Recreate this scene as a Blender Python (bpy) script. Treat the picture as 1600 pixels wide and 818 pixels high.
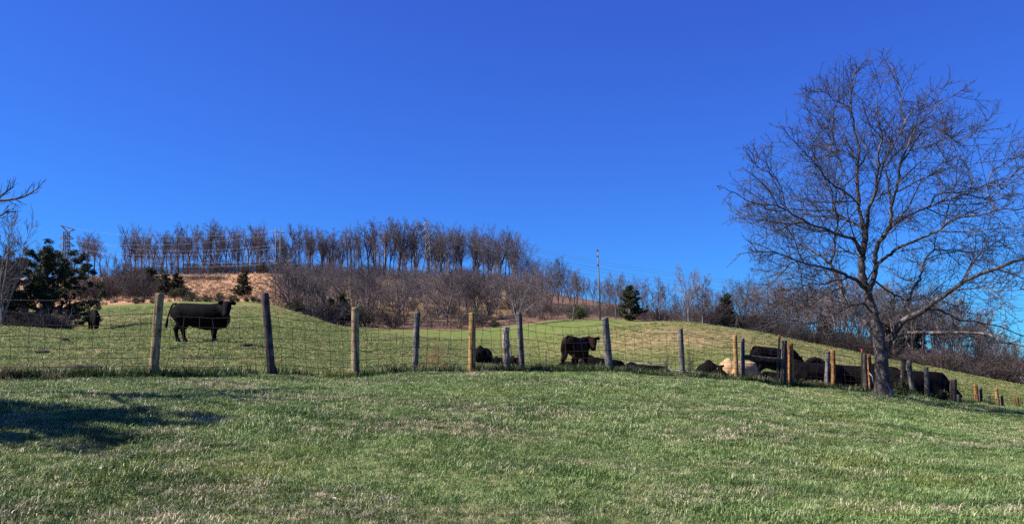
import bpy, bmesh, math, random
import numpy as np
from mathutils import Vector, Matrix

for o in list(bpy.data.objects):
    bpy.data.objects.remove(o)
sc = bpy.context.scene
COL = sc.collection
R = math.radians

# ------------------------------------------------------------------ camera, sky, sun, exposure
F = 1256.0            # focal length in photo pixels (photo is 1600 wide)
HZ = 560.0            # photo row of the eye-level line
EYE = 1.6
cam = bpy.data.cameras.new('camera')
camo = bpy.data.objects.new('camera', cam)
COL.objects.link(camo)
camo.location = (0, 0, EYE)
camo.rotation_euler = (R(90), 0, 0)
cam.sensor_width = 36
cam.lens = 36 * F / 1600
cam.shift_y = (HZ - 409) / 1600
cam.clip_start = 0.05
cam.clip_end = 6000
sc.camera = camo

SUN_EL, SUN_AZ = 44.0, 262.0        # azimuth clockwise from straight ahead: sun to the left, a little behind
world = bpy.data.worlds.new('World')
sc.world = world
world.use_nodes = True
wn = world.node_tree
sky = wn.nodes.new('ShaderNodeTexSky')
sky.sky_type = 'NISHITA'
sky.sun_disc = False
sky.sun_elevation = R(SUN_EL)
sky.sun_rotation = R(SUN_AZ)
sky.air_density = 1.0
sky.dust_density = 0.0
sky.ozone_density = 6.0
sky.altitude = 400
# the camera's deep blue rendering of the clear sky: one tone curve per channel over the whole sky
sepc = wn.nodes.new('ShaderNodeSeparateColor'); comc = wn.nodes.new('ShaderNodeCombineColor')
wn.links.new(sky.outputs[0], sepc.inputs[0])
for ch, (gam, gain) in enumerate(((0.60, 0.196), (1.12, 0.305), (0.80, 1.074))):
    pw = wn.nodes.new('ShaderNodeMath'); pw.operation = 'POWER'; pw.inputs[1].default_value = gam
    ml = wn.nodes.new('ShaderNodeMath'); ml.operation = 'MULTIPLY'; ml.inputs[1].default_value = gain
    wn.links.new(sepc.outputs[ch], pw.inputs[0]); wn.links.new(pw.outputs[0], ml.inputs[0]); wn.links.new(ml.outputs[0], comc.inputs[ch])
bg = wn.nodes['Background']
bg.inputs['Strength'].default_value = 0.105
wn.links.new(comc.outputs[0], bg.inputs['Color'])
sun = bpy.data.lights.new('sun', 'SUN')
sun.energy = 5.0
sun.angle = R(0.53)
sun.color = (1.0, 0.93, 0.82)
suno = bpy.data.objects.new('sun', sun)
COL.objects.link(suno)
S = Vector((math.sin(R(SUN_AZ)) * math.cos(R(SUN_EL)), math.cos(R(SUN_AZ)) * math.cos(R(SUN_EL)), math.sin(R(SUN_EL))))
suno.rotation_euler = S.to_track_quat('Z', 'Y').to_euler()
suno.location = (-30, -5, 40)
sc.view_settings.view_transform = 'Standard'
sc.view_settings.look = 'None'
sc.view_settings.exposure = 1.05
sc.view_settings.gamma = 1.0
sc.view_settings.use_curve_mapping = False
sc.render.engine = 'CYCLES'
sc.cycles.use_denoising = False
sc.cycles.max_bounces = 4
sc.cycles.diffuse_bounces = 2
sc.cycles.glossy_bounces = 2
sc.cycles.transmission_bounces = 2
sc.cycles.sample_clamp_indirect = 4.0
sc.cycles.sample_clamp_direct = 8.0

# ------------------------------------------------------------------ helpers
def P(px, py, Y):
    return Vector(((px - 800) / F * Y, Y, EYE - (py - HZ) * Y / F))

def thing(name, label, cat, loc=(0, 0, 0), rz=0, group=None):
    o = bpy.data.objects.new(name, None)
    o.empty_display_size = 0.2
    COL.objects.link(o)
    o.location = loc
    o.rotation_euler = (0, 0, rz)
    tag(o, label, cat, group)
    return o

def tag(o, label=None, cat=None, group=None, kind=None):
    if label: o['label'] = label
    if cat: o['category'] = cat
    if group: o['group'] = group
    if kind: o['kind'] = kind
    return o

def link(name, me, mat=None, parent=None):
    o = bpy.data.objects.new(name, me)
    COL.objects.link(o)
    if mat is not None and len(me.materials) == 0:
        me.materials.append(mat)
    if parent is not None:
        o.parent = parent
    return o

def mesh(name, v, f, smooth=True):
    me = bpy.data.meshes.new(name)
    v = np.asarray(v, dtype=np.float32)
    if isinstance(f, np.ndarray):
        k = f.shape[1]
        me.vertices.add(len(v)); me.vertices.foreach_set('co', v.ravel())
        me.loops.add(f.size); me.loops.foreach_set('vertex_index', f.ravel().astype(np.int32))
        me.polygons.add(len(f))
        me.polygons.foreach_set('loop_start', np.arange(0, f.size, k, dtype=np.int32))
        me.update(calc_edges=True)
    else:
        me.from_pydata([tuple(x) for x in v], [], f)
    if smooth and len(me.polygons):
        me.polygons.foreach_set('use_smooth', np.ones(len(me.polygons), dtype=bool))
    me.update()
    return me

class Tubes:
    """collects tapered tubes; triangles only"""
    def __init__(self):
        self.v = []; self.f = []; self.n = 0
    def add(self, pts, rad, sides=3, cap=False, squash=None):
        pts = np.asarray(pts, dtype=float); rad = np.asarray(rad, dtype=float)
        n = len(pts)
        t = np.empty_like(pts)
        t[1:-1] = pts[2:] - pts[:-2]; t[0] = pts[1] - pts[0]; t[-1] = pts[-1] - pts[-2]
        t /= np.maximum(np.linalg.norm(t, axis=1, keepdims=True), 1e-9)
        d = pts[-1] - pts[0]
        ref = np.array((0., 0., 1.)) if abs(d[2]) < 0.75 * np.linalg.norm(d) else np.array((1., 0.15, 0.))
        a = np.cross(t, ref); a /= np.maximum(np.linalg.norm(a, axis=1, keepdims=True), 1e-9)
        b = np.cross(t, a)
        th = np.arange(sides) * 2 * math.pi / sides
        c, s = np.cos(th), np.sin(th)
        ring = pts[:, None, :] + rad[:, None, None] * (a[:, None, :] * c[None, :, None] + b[:, None, :] * s[None, :, None])
        self.v.append(ring.reshape(-1, 3))
        i = np.arange(n - 1)[:, None] * sides; j = np.arange(sides)[None, :]; j2 = (j + 1) % sides
        A = i + j; B = i + j2; C = i + sides + j2; D = i + sides + j
        q = np.concatenate([np.stack([A, C, B], -1).reshape(-1, 3), np.stack([A, D, C], -1).reshape(-1, 3)])
        self.f.append(q + self.n)
        base = self.n
        self.n += n * sides
        if cap:
            self.v.append(pts[[0, -1]])
            e = base + (n - 1) * sides
            jj = np.arange(sides); j3 = (jj + 1) % sides
            self.f.append(np.stack([np.full(sides, self.n), base + jj, base + j3], -1))
            self.f.append(np.stack([np.full(sides, self.n + 1), e + j3, e + jj], -1))
            self.n += 2
    def mesh(self, name, smooth=True):
        return mesh(name, np.concatenate(self.v), np.concatenate(self.f), smooth)

# --- node material helper
def newmat(name):
    m = bpy.data.materials.new(name)
    m.use_nodes = True
    nt = m.node_tree
    for n in list(nt.nodes): nt.nodes.remove(n)
    return m, nt
class NT:
    def __init__(self, nt): self.nt = nt
    def n(self, t, **kw):
        x = self.nt.nodes.new('ShaderNode' + t)
        for k, v in kw.items():
            if k.startswith('i_'):
                x.inputs[k[2:].replace('_', ' ')].default_value = v
            else: setattr(x, k, v)
        return x
    def l(self, a, b): self.nt.links.new(a, b)
    def noise(self, vec, scale, detail=3, rough=0.55, out='Fac', dist=0.0):
        x = self.n('TexNoise'); x.inputs['Scale'].default_value = scale; x.inputs['Detail'].default_value = detail
        x.inputs['Roughness'].default_value = rough; x.inputs['Distortion'].default_value = dist
        self.l(vec, x.inputs['Vector']); return x.outputs[out]
    def ramp(self, fac, stops, interp='LINEAR'):
        x = self.n('ValToRGB'); cr = x.color_ramp; cr.interpolation = interp
        while len(cr.elements) < len(stops): cr.elements.new(0.5)
        for e, (p, c) in zip(cr.elements, stops):
            e.position = p; e.color = (*c, 1) if len(c) == 3 else c
        self.l(fac, x.inputs[0]); return x.outputs[0]
    def mix(self, fac, a, b, blend='MIX'):
        x = self.n('Mix', data_type='RGBA', blend_type=blend)
        for v, k in ((fac, 0), (a, 6), (b, 7)):
            if hasattr(v, 'node'): self.l(v, x.inputs[k])
            else: x.inputs[k].default_value = v if k == 0 else (*v, 1)
        return x.outputs[2]
    def math(self, op, a, b=0.0, clamp=False):
        x = self.n('Math', operation=op, use_clamp=clamp)
        for v, k in ((a, 0), (b, 1)):
            if hasattr(v, 'node'): self.l(v, x.inputs[k])
            else: x.inputs[k].default_value = v
        return x.outputs[0]
    def mr(self, v, a, b, c=0.0, d=1.0):
        x = self.n('MapRange'); self.l(v, x.inputs[0])
        for i, q in enumerate((a, b, c, d)): x.inputs[i + 1].default_value = q
        return x.outputs[0]
    def attr(self, name):
        x = self.n('Attribute', attribute_name=name); return x.outputs['Fac']
    def pos(self): return self.n('NewGeometry').outputs['Position']
    def obj(self): return self.n('TexCoord').outputs['Object']
    def rnd(self): return self.n('ObjectInfo').outputs['Random']
    def mapping(self, v, scale=(1, 1, 1)):
        x = self.n('Mapping'); self.l(v, x.inputs[0]); x.inputs['Scale'].default_value = scale; return x.outputs[0]
    def out(self, color, rough=0.85, bump=None, bstr=0.4, bdist=0.02, spec=0.3, transl=None):
        p = self.n('BsdfPrincipled')
        if hasattr(color, 'node'): self.l(color, p.inputs['Base Color'])
        else: p.inputs['Base Color'].default_value = (*color, 1)
        if hasattr(rough, 'node'): self.l(rough, p.inputs['Roughness'])
        else: p.inputs['Roughness'].default_value = rough
        p.inputs['Specular IOR Level'].default_value = spec
        if bump is not None:
            b = self.n('Bump'); b.inputs['Strength'].default_value = bstr; b.inputs['Distance'].default_value = bdist
            self.l(bump, b.inputs['Height']); self.l(b.outputs[0], p.inputs['Normal'])
        o = self.n('OutputMaterial')
        if transl:
            tr = self.n('BsdfTranslucent')
            if hasattr(color, 'node'): self.l(color, tr.inputs['Color'])
            else: tr.inputs['Color'].default_value = (*color, 1)
            mx = self.n('MixShader'); mx.inputs[0].default_value = transl
            self.l(p.outputs[0], mx.inputs[1]); self.l(tr.outputs[0], mx.inputs[2]); self.l(mx.outputs[0], o.inputs[0])
        else: self.l(p.outputs[0], o.inputs[0])
        return p

# ------------------------------------------------------------------ terrain
def pchip(x, y, xi):
    x = np.asarray(x, float); y = np.asarray(y, float)
    h = np.diff(x); d = np.diff(y) / h
    m = np.zeros_like(y)
    for k in range(1, len(x) - 1):
        if d[k - 1] * d[k] > 0:
            w1 = 2 * h[k] + h[k - 1]; w2 = h[k] + 2 * h[k - 1]
            m[k] = (w1 + w2) / (w1 / d[k - 1] + w2 / d[k])
    m[0] = d[0]; m[-1] = d[-1]
    xi = np.clip(xi, x[0], x[-1])
    i = np.clip(np.searchsorted(x, xi) - 1, 0, len(x) - 2)
    t = (xi - x[i]) / h[i]
    return ((1 + 2 * t) * (1 - t) ** 2 * y[i] + t * (1 - t) ** 2 * h[i] * m[i] + t * t * (3 - 2 * t) * y[i + 1] + t * t * (t - 1) * h[i] * m[i + 1])

def fenceY(X): return 17.04 + 0.568 * X
# height profile measured along sight lines: column (photo x) -> [(distance, photo row)]
PROFILE = {
 -250: [(11.6, 594), (20, 553), (30, 522), (38, 503), (48, 500), (60, 492), (110, 468), (150, 456), (230, 440), (290, 437)],
    0: [(12.5, 592), (20, 556), (30, 525), (38, 509), (48, 512), (60, 505), (110, 476), (150, 462), (230, 443), (285, 438)],
  130: [(13.1, 590), (20, 559), (30, 530), (38, 516), (48, 521), (60, 508), (110, 475), (150, 460), (230, 441), (285, 436)],
  243: [(13.7, 588), (20, 559), (27, 538), (40, 514), (60, 500), (110, 471), (150, 456), (230, 438), (285, 432)],
  330: [(14.3, 586), (20, 557), (27, 532.5), (40, 512), (60, 500), (110, 470), (150, 457), (230, 438), (285, 431)],
  415: [(14.9, 586), (20, 563), (27, 542), (40, 522), (60, 504), (108, 471), (150, 460), (230, 438), (285, 429)],
  480: [(15.3, 586), (20, 570), (27, 552), (40, 534), (60, 516), (95, 492), (120, 497), (150, 484), (230, 446), (285, 432)],
  555: [(15.8, 586), (20, 577), (27, 562), (40, 547), (60, 533), (95, 517), (120, 509), (150, 494), (230, 452), (285, 434)],
  650: [(16.3, 582), (20, 577), (27, 568), (40, 555), (60, 541), (100, 523), (125, 514), (150, 498), (230, 456), (285, 437)],
  737: [(16.8, 581), (20, 579), (27, 574), (42, 566), (60, 555), (100, 527), (125, 514), (150, 499), (230, 460), (285, 442)],
  812: [(17.3, 580), (20, 581), (27, 582), (42, 574), (60, 565), (85, 542), (110, 516), (130, 506), (160, 492), (230, 466), (285, 450)],
  880: [(17.8, 581), (21, 581.5), (24, 580), (30, 582), (38, 582), (60, 563), (85, 532), (110, 505), (130, 498), (160, 490), (230, 475), (285, 462)],
  950: [(18.2, 583), (21, 585), (27, 590), (36, 594), (46, 580), (60, 558), (85, 522), (110, 501), (130, 497), (180, 490), (285, 476)],
 1064: [(19.2, 590), (22, 595), (28, 603), (36, 602), (46, 583), (60, 549), (80, 514), (95, 502), (110, 502), (150, 505), (285, 500)],
 1148: [(20.2, 594), (23, 597), (28, 597), (36, 589), (46, 573), (60, 546), (80, 519), (92, 512), (110, 514), (150, 520), (285, 520)],
 1235: [(21.2, 604), (24, 606), (28, 603), (36, 592), (46, 578), (60, 557), (80, 534), (90, 529), (110, 532), (150, 540), (285, 540)],
 1382: [(23.0, 614), (26, 618), (30, 618), (40, 607), (60, 579), (80, 563), (90, 560), (110, 564), (150, 572), (285, 570)],
 1500: [(25.0, 629), (30, 632), (45, 614), (65, 593), (80, 585), (92, 582), (110, 587), (150, 594), (285, 590)],
 1600: [(26.8, 637), (35, 636), (50, 621), (70, 608), (85, 603), (97, 601), (115, 606), (150, 612), (285, 600)],
 1850: [(32.0, 655), (45, 655), (70, 640), (95, 630), (115, 634), (150, 636), (285, 620)],
}
_pxs = sorted(PROFILE)
_YG = np.concatenate([np.linspace(0, 60, 241), np.geomspace(60.5, 6000, 360)])
_tab = []
for px in _pxs:
    pr = PROFILE[px]
    xs = [0.0, 5.2]; zs = [0.0, 0.53]
    fz = EYE - (pr[0][1] - HZ) * pr[0][0] / F
    xs.append(pr[0][0] * 0.68); zs.append(0.53 + (fz - 0.53) * 0.72)
    for d, py in pr:
        xs.append(d); zs.append(EYE - (py - HZ) * d / F)
    zl = zs[-1]
    xs += [340, 450, 700, 1200, 6100]; zs += [zl - 3, min(zl - 9, 14), min(zl - 20, 4), -3, -6]
    _tab.append(pchip(xs, zs, _YG))
_tab = np.array(_tab)
_us = (np.array(_pxs) - 800) / F
_UG = np.linspace(_us[0], _us[-1], 420)
_T = np.stack([pchip(_us, _tab[:, j], _UG) for j in range(len(_YG))], 1)
_k = np.exp(-0.5 * (np.arange(-9, 10) / 4.0) ** 2); _k /= _k.sum()
_Tp = np.pad(_T, ((9, 9), (0, 0)), mode='edge')
_T = sum(_k[i] * _Tp[i:i + len(_UG)] for i in range(19))

def H(X, Y):
    X = np.asarray(X, float); Y = np.asarray(Y, float)
    Yc = np.clip(Y, 0, 5999)
    u = np.clip(X / np.maximum(Yc, 0.6), _UG[0], _UG[-1])
    fu = (u - _UG[0]) / (_UG[1] - _UG[0]); iu = np.clip(fu.astype(int), 0, len(_UG) - 2); tu = fu - iu
    iy = np.clip(np.searchsorted(_YG, Yc) - 1, 0, len(_YG) - 2); ty = (Yc - _YG[iy]) / (_YG[iy + 1] - _YG[iy])
    z = (_T[iu, iy] * (1 - tu) * (1 - ty) + _T[iu + 1, iy] * tu * (1 - ty) + _T[iu, iy + 1] * (1 - tu) * ty + _T[iu + 1, iy + 1] * tu * ty)
    z = z + np.where(Y < 0, 0.04 * Y, 0.0)
    w = np.clip((Yc - 3) / 6, 0, 1)
    z = z + w * (0.018 * np.sin(X * 1.9 + 0.7 * Y) * np.sin(Y * 1.3 - X * 0.4) + 0.012 * np.sin(X * 3.7 - 1.1 * Y + 1))
    w2 = np.clip((Yc - 22) / 20, 0, 1)
    z = z + w2 * (0.06 * np.sin(X * 0.55 + Y * 0.21) * np.sin(Y * 0.33 - 0.13 * X + 2))
    return z
def h1(X, Y): return float(H(np.array([X]), np.array([Y]))[0])
def G(px, Y, dz=0.0):
    X = (px - 800) / F * Y
    return Vector((X, Y, h1(X, Y) + dz))

def smooth01(x): x = np.clip(x, 0, 1); return x * x * (3 - 2 * x)
rows = [-45, -38, -32, -26, -20, -15, -11, -8, -5.5, -3.5, -2, -1]
y = 0.0
while y < 5500:
    rows.append(y); y += max(0.28, 0.018 * y) if y < 400 else 0.07 * y
rows = np.array(rows)
s = np.linspace(-1, 1, 301); s = np.sign(s) * (0.75 * np.abs(s) + 0.25 * np.abs(s) ** 3)
YY = np.repeat(rows[:, None], len(s), 1)
XX = s[None, :] * (34 + 1.15 * np.maximum(rows, 0))[:, None]
ZZ = H(XX, YY)
nr, ncol = YY.shape
idx = np.arange(nr * ncol).reshape(nr, ncol)
quads = np.stack([idx[:-1, :-1], idx[:-1, 1:], idx[1:, 1:], idx[1:, :-1]], -1).reshape(-1, 4)
gme = mesh('ground', np.stack([XX, YY, ZZ], -1).reshape(-1, 3), quads)
PXX = 800 + F * XX / np.maximum(YY, 1)
# edge distance at which pasture gives way to rough ground, by direction
EDGE_PX = [-300, 60, 130, 250, 430, 470, 520, 560, 660, 740, 800, 860, 950, 1060, 1150, 1235, 1380, 1500, 1600, 1900]
EDGE_Y = [95, 98, 100, 108, 108, 96, 110, 118, 124, 122, 128, 126, 126, 96, 94, 92, 92, 94, 98, 110]
edge = np.interp(PXX, EDGE_PX, EDGE_Y)
lawn = smooth01((fenceY(XX) - YY) / 0.7 + 0.3)
rough = smooth01((YY - edge) / 5 + 0.5)
tan = rough * np.where(PXX < 470, 1.0, 0.5 * smooth01((YY - 150) / 25)) * smooth01((860 - PXX) / 60)
litter = rough * (1 - tan)
dry = np.exp(-(((PXX - 1050) / 170) ** 2)) * np.exp(-(((YY - 74) / 13) ** 2)) * 0.75
dry += 0.55 * np.exp(-(((PXX - 440) / 60) ** 2)) * np.exp(-(((YY - 92) / 12) ** 2))
dry += 0.5 * np.exp(-(((PXX - 190) / 70) ** 2)) * np.exp(-(((YY - 66) / 9) ** 2))
dry += 0.33 * smooth01((PXX - 900) / 200) * smooth01((YY - 45) / 20)
dry += 0.35 * np.exp(-(((YY - fenceY(XX) - 2.5) / 1.6) ** 2))
for nm, arr in (('lawn', lawn), ('tan', tan), ('litter', litter), ('dry', dry)):
    a = gme.attributes.new(nm, 'FLOAT', 'POINT')
    a.data.foreach_set('value', np.clip(arr, 0, 1).astype(np.float32).ravel())

m_ground, nt = newmat('ground_soil_and_grass')
n = NT(nt)
pos = n.pos()
big = n.noise(pos, 0.13, 4, 0.6)
mid = n.noise(pos, 0.9, 4, 0.6)
fine = n.noise(pos, 7.0, 3, 0.7)
vf = n.noise(pos, 30.0, 2, 0.7)
tex = n.math('ADD', n.math('MULTIPLY', mid, 0.45), n.math('ADD', n.math('MULTIPLY', fine, 0.35), n.math('MULTIPLY', vf, 0.2)))
past = n.ramp(tex, [(0.30, (0.045, 0.068, 0.014)), (0.46, (0.095, 0.132, 0.030)), (0.56, (0.140, 0.168, 0.048)), (0.72, (0.27, 0.22, 0.105))])
dryc = n.ramp(tex, [(0.30, (0.12, 0.10, 0.038)), (0.5, (0.25, 0.175, 0.088)), (0.7, (0.41, 0.27, 0.16))])
dfac = n.math('ADD', n.attr('dry'), n.mr(big, 0.50, 0.72, 0.0, 0.55))
dfac = n.math('MULTIPLY', dfac, n.mr(mid, 0.3, 0.6, 0.5, 1.1), clamp=True)
c = n.mix(dfac, past, dryc)
lawnc = n.ramp(tex, [(0.3, (0.040, 0.054, 0.018)), (0.5, (0.115, 0.135, 0.048)), (0.7, (0.24, 0.205, 0.11))])
c = n.mix(n.attr('lawn'), c, lawnc)
tanc = n.ramp(n.math('ADD', n.math('MULTIPLY', n.noise(pos, 0.35, 5, 0.65), 0.6), n.math('MULTIPLY', fine, 0.4)),
              [(0.32, (0.16, 0.085, 0.045)), (0.48, (0.32, 0.175, 0.095)), (0.62, (0.47, 0.285, 0.165))])
litc = n.ramp(tex, [(0.32, (0.055, 0.035, 0.026)), (0.5, (0.13, 0.08, 0.055)), (0.68, (0.24, 0.155, 0.105))])
wob = n.mr(n.noise(pos, 0.25, 3), 0.3, 0.7, -0.3, 0.3)
c = n.mix(n.math('ADD', n.attr('tan'), n.math('MULTIPLY', wob, n.mr(n.attr('tan'), 0, 1, 0, 0.2)), clamp=True), c, tanc)
c = n.mix(n.attr('litter'), c, litc)
n.out(c, 0.95, bump=tex, bstr=0.9, bdist=0.12, spec=0.1)
ground = link('ground', gme, m_ground)
tag(ground, 'rolling green pasture and lawn rising to a dry tan hillside', 'ground', kind='structure')

# ------------------------------------------------------------------ plant and wood materials
def bark_mat(name, c1, c2, c3, scale=6.0, zs=0.25, bstr=0.7, bdist=0.02, rough=0.9):
    m, nt = newmat(name); n = NT(nt)
    v = n.mapping(n.obj(), (1, 1, zs))
    a = n.noise(v, scale, 5, 0.65); b = n.noise(n.obj(), scale * 0.3, 3)
    t = n.math('ADD', n.math('MULTIPLY', a, 0.65), n.math('MULTIPLY', b, 0.35))
    n.out(n.ramp(t, [(0.33, c1), (0.5, c2), (0.66, c3)]), rough, bump=a, bstr=bstr, bdist=bdist, spec=0.2)
    return m
def twig_mat(name, c1, c2, var=0.5):
    m, nt = newmat(name); n = NT(nt)
    a = n.noise(n.pos(), 0.8, 2)
    r = n.math('ADD', n.math('MULTIPLY', a, 1 - var), n.math('MULTIPLY', n.rnd(), var))
    n.out(n.ramp(r, [(0.25, c1), (0.75, c2)]), 0.85, spec=0.2)
    return m
M = {}
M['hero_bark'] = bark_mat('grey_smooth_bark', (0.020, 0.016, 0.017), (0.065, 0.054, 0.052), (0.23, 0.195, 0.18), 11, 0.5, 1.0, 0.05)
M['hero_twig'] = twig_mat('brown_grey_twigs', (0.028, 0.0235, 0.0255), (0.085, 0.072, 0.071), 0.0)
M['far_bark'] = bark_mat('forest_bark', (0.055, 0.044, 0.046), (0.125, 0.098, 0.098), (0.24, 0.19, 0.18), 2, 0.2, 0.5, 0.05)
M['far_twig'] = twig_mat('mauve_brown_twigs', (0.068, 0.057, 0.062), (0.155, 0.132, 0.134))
M['grey_bark'] = bark_mat('pale_grey_bark', (0.07, 0.06, 0.06), (0.17, 0.14, 0.135), (0.32, 0.27, 0.25), 2, 0.2, 0.5, 0.05)
M['grey_twig'] = twig_mat('pale_grey_twigs', (0.10, 0.075, 0.078), (0.22, 0.17, 0.165))
M['brush'] = twig_mat('brown_grey_brush_twigs', (0.062, 0.048, 0.048), (0.145, 0.115, 0.108))
M['brush_dark'] = twig_mat('dark_brush_twigs', (0.030, 0.024, 0.022), (0.080, 0.06, 0.052))
def leaf_mat(name, c1, c2, c3, transl=0.15):
    m, nt = newmat(name); n = NT(nt)
    a = n.noise(n.pos(), 1.7, 3); b = n.noise(n.pos(), 9, 2)
    t = n.math('ADD', n.math('MULTIPLY', a, 0.5), n.math('MULTIPLY', b, 0.5))
    n.out(n.ramp(t, [(0.3, c1), (0.5, c2), (0.7, c3)]), 0.75, spec=0.25, transl=transl)
    return m
M['cedar'] = leaf_mat('dark_cedar_needles', (0.018, 0.023, 0.011), (0.040, 0.047, 0.020), (0.088, 0.088, 0.042))
M['green_bush'] = leaf_mat('bright_evergreen_leaves', (0.02, 0.035, 0.008), (0.05, 0.075, 0.018), (0.10, 0.13, 0.03))
M['weed'] = leaf_mat('fence_row_weeds', (0.025, 0.038, 0.012), (0.06, 0.08, 0.025), (0.20, 0.16, 0.085), 0.25)

# ------------------------------------------------------------------ tree generators
def unit(v):
    v = np.asarray(v, float); return v / max(np.linalg.norm(v), 1e-9)
def wander(rng, p, d, L, nseg, wob, lift):
    pts = [np.array(p, float)]; d = unit(d)
    for i in range(nseg):
        d = unit(d + rng.normal(0, wob, 3) + np.array((0, 0, lift)))
        pts.append(pts[-1] + d * L / nseg)
    return np.array(pts)
def side_dir(rng, t, ang):
    r = rng.normal(0, 1, 3); r -= r.dot(t) * t; r = unit(r)
    return unit(math.cos(ang) * t + math.sin(ang) * r)
def at(pts, f):
    x = f * (len(pts) - 1); i = min(int(x), len(pts) - 2); t = x - i
    return pts[i] * (1 - t) + pts[i + 1] * t, unit(pts[i + 1] - pts[i])
def twigs(rng, T, pts, count, L, r, levels, f0=0.25, ang=(0.5, 1.0), wob=0.12, lift=0.05, sub=4, seg=3):
    for k in range(count):
        f = f0 + (1 - f0) * (k + rng.random()) / count
        p, t = at(pts, min(f, 1.0))
        ln = L * (1.15 - 0.6 * f) * rng.uniform(0.65, 1.3)
        d = side_dir(rng, t, rng.uniform(*ang))
        q = wander(rng, p, d, ln, seg, wob, lift)
        T.add(q, np.linspace(r, r * 0.45, seg + 1), 3)
        if levels > 0:
            twigs(rng, T, q, sub, ln * 0.5, r * 0.62, levels - 1, 0.25, ang, wob, lift, max(2, sub - 1), 2)

def tall_tree(seed, Ht=20, spread=3.2, clear=0.38, nl=15, r0=0.24, tw=0.035):
    """forest-grown tree: long bare bole, narrow egg-shaped crown"""
    rng = np.random.default_rng(seed)
    T = Tubes(); K = Tubes()
    tr = wander(rng, (0, 0, -0.6), (0, 0, 1), Ht * 0.93, 9, 0.055, 0.08)
    T.add(tr, np.linspace(1, 0.14, 10) ** 0.9 * r0, 6)
    fork = rng.random() < 0.6
    if fork:
        p, t = at(tr, rng.uniform(0.3, 0.5))
        d2 = unit(np.array((rng.normal(0, 0.2), rng.normal(0, 0.2), 1)))
        t2 = wander(rng, p, d2, Ht * 0.5, 7, 0.05, 0.12)
        T.add(t2, np.linspace(0.75, 0.12, 8) * r0, 5)
    for k in range(nl):
        src = t2 if (fork and k % 3 == 0) else tr
        f = clear + (0.97 - clear) * (k + rng.random()) / nl if src is tr else rng.uniform(0.25, 0.95)
        p, t = at(src, f)
        g = (f - clear) / (1 - clear)
        L = spread * rng.choice([0.6, 1.0, 1.3]) * (0.75 + 0.9 * math.sin(min(1, max(0, g)) * math.pi * 0.8)) * (1.0 - 0.35 * g) * rng.uniform(0.8, 1.25)
        d = side_dir(rng, np.array((0, 0, 1.)), rng.uniform(0.5, 0.95))
        q = wander(rng, p, d, L * 1.15, 5, 0.08, 0.22)
        T.add(q, np.linspace(r0 * 0.36, r0 * 0.14, 6), 4)
        twigs(rng, K, q, 9, L * 0.42, tw, 1, 0.2, (0.3, 0.75), 0.10, 0.16, 6)
    p, t = at(tr, 0.9); twigs(rng, K, tr, 10, 1.8, tw, 1, 0.72, (0.3, 0.8), 0.1, 0.12, 5)
    for k in range(5):
        p, t = at(tr, rng.uniform(0.15, clear)); q = wander(rng, p, side_dir(rng, t, 1.1), rng.uniform(0.8, 1.8), 3, 0.15, 0.08)
        K.add(q, np.linspace(tw, tw * .5, 4), 3)
    return T.mesh('trunk'), K.mesh('crown')

def spread_tree(seed, Ht=9, spread=3.5, r0=0.17, nleader=4, tw=0.022, fork=0.22, up=0.55, sub=6):
    """open-grown bare tree: short bole, several leaders, wide twiggy crown"""
    rng = np.random.default_rng(seed)
    T = Tubes(); K = Tubes()
    tr = wander(rng, (0, 0, -0.5), (rng.normal(0, .05), rng.normal(0, .05), 1), Ht * fork + 0.5, 4, 0.05, 0.05)
    T.add(tr, np.linspace(1.15, 0.8, 5) * r0, 7)
    a0 = rng.uniform(0, 6.28)
    for k in range(nleader):
        a = a0 + 6.283 * k / nleader + rng.normal(0, 0.3)
        tilt = rng.uniform(0.12, up) if k else 0.08
        d = np.array((math.sin(tilt) * math.cos(a), math.sin(tilt) * math.sin(a), math.cos(tilt)))
        L = Ht * (1 - fork) * rng.uniform(0.85, 1.05)
        q = wander(rng, tr[-1 if k < 3 else -2], d, L, 7, 0.09, 0.03)
        T.add(q, np.linspace(0.62, 0.10, 8) * r0, 5)
        for j in range(7):
            f = 0.15 + 0.8 * (j + rng.random()) / 7
            p, t = at(q, f)
            l2 = spread * (1.05 - 0.6 * f) * rng.uniform(0.6, 1.15)
            w = wander(rng, p, side_dir(rng, t, rng.uniform(0.6, 1.0)), l2, 4, 0.13, 0.06)
            T.add(w, np.linspace(0.2, 0.06, 5) * r0 * (1.2 - 0.6 * f), 4)
            twigs(rng, K, w, 7, l2 * 0.5, tw, 1, 0.15, (0.45, 1.0), 0.13, 0.06, sub)
        twigs(rng, K, q, 8, 1.0, tw, 1, 0.5, (0.4, 0.9), 0.12, 0.08, 4)
    return T.mesh('trunk'), K.mesh('crown')

def shrub_mesh(seed, Ht=2.2, W=1.3, stems=16, r=0.016, sub=5, flop=0.7):
    rng = np.random.default_rng(seed); T = Tubes()
    for k in range(stems):
        a = rng.uniform(0, 6.283); rr = W * 0.35 * math.sqrt(rng.random())
        tilt = rng.uniform(0.05, flop)
        d = (math.sin(tilt) * math.cos(a), math.sin(tilt) * math.sin(a), math.cos(tilt))
        L = Ht * rng.uniform(0.7, 1.15)
        q = wander(rng, (rr * math.cos(a), rr * math.sin(a), -0.12), d, L, 4, 0.14, -0.02)
        T.add(q, np.linspace(r * 1.4, r * 0.6, 5), 3)
        twigs(rng, T, q, 7, L * 0.42, r * 0.75, 1, 0.15, (0.5, 1.1), 0.15, 0.02, sub)
    return T.mesh('stems')

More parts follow.
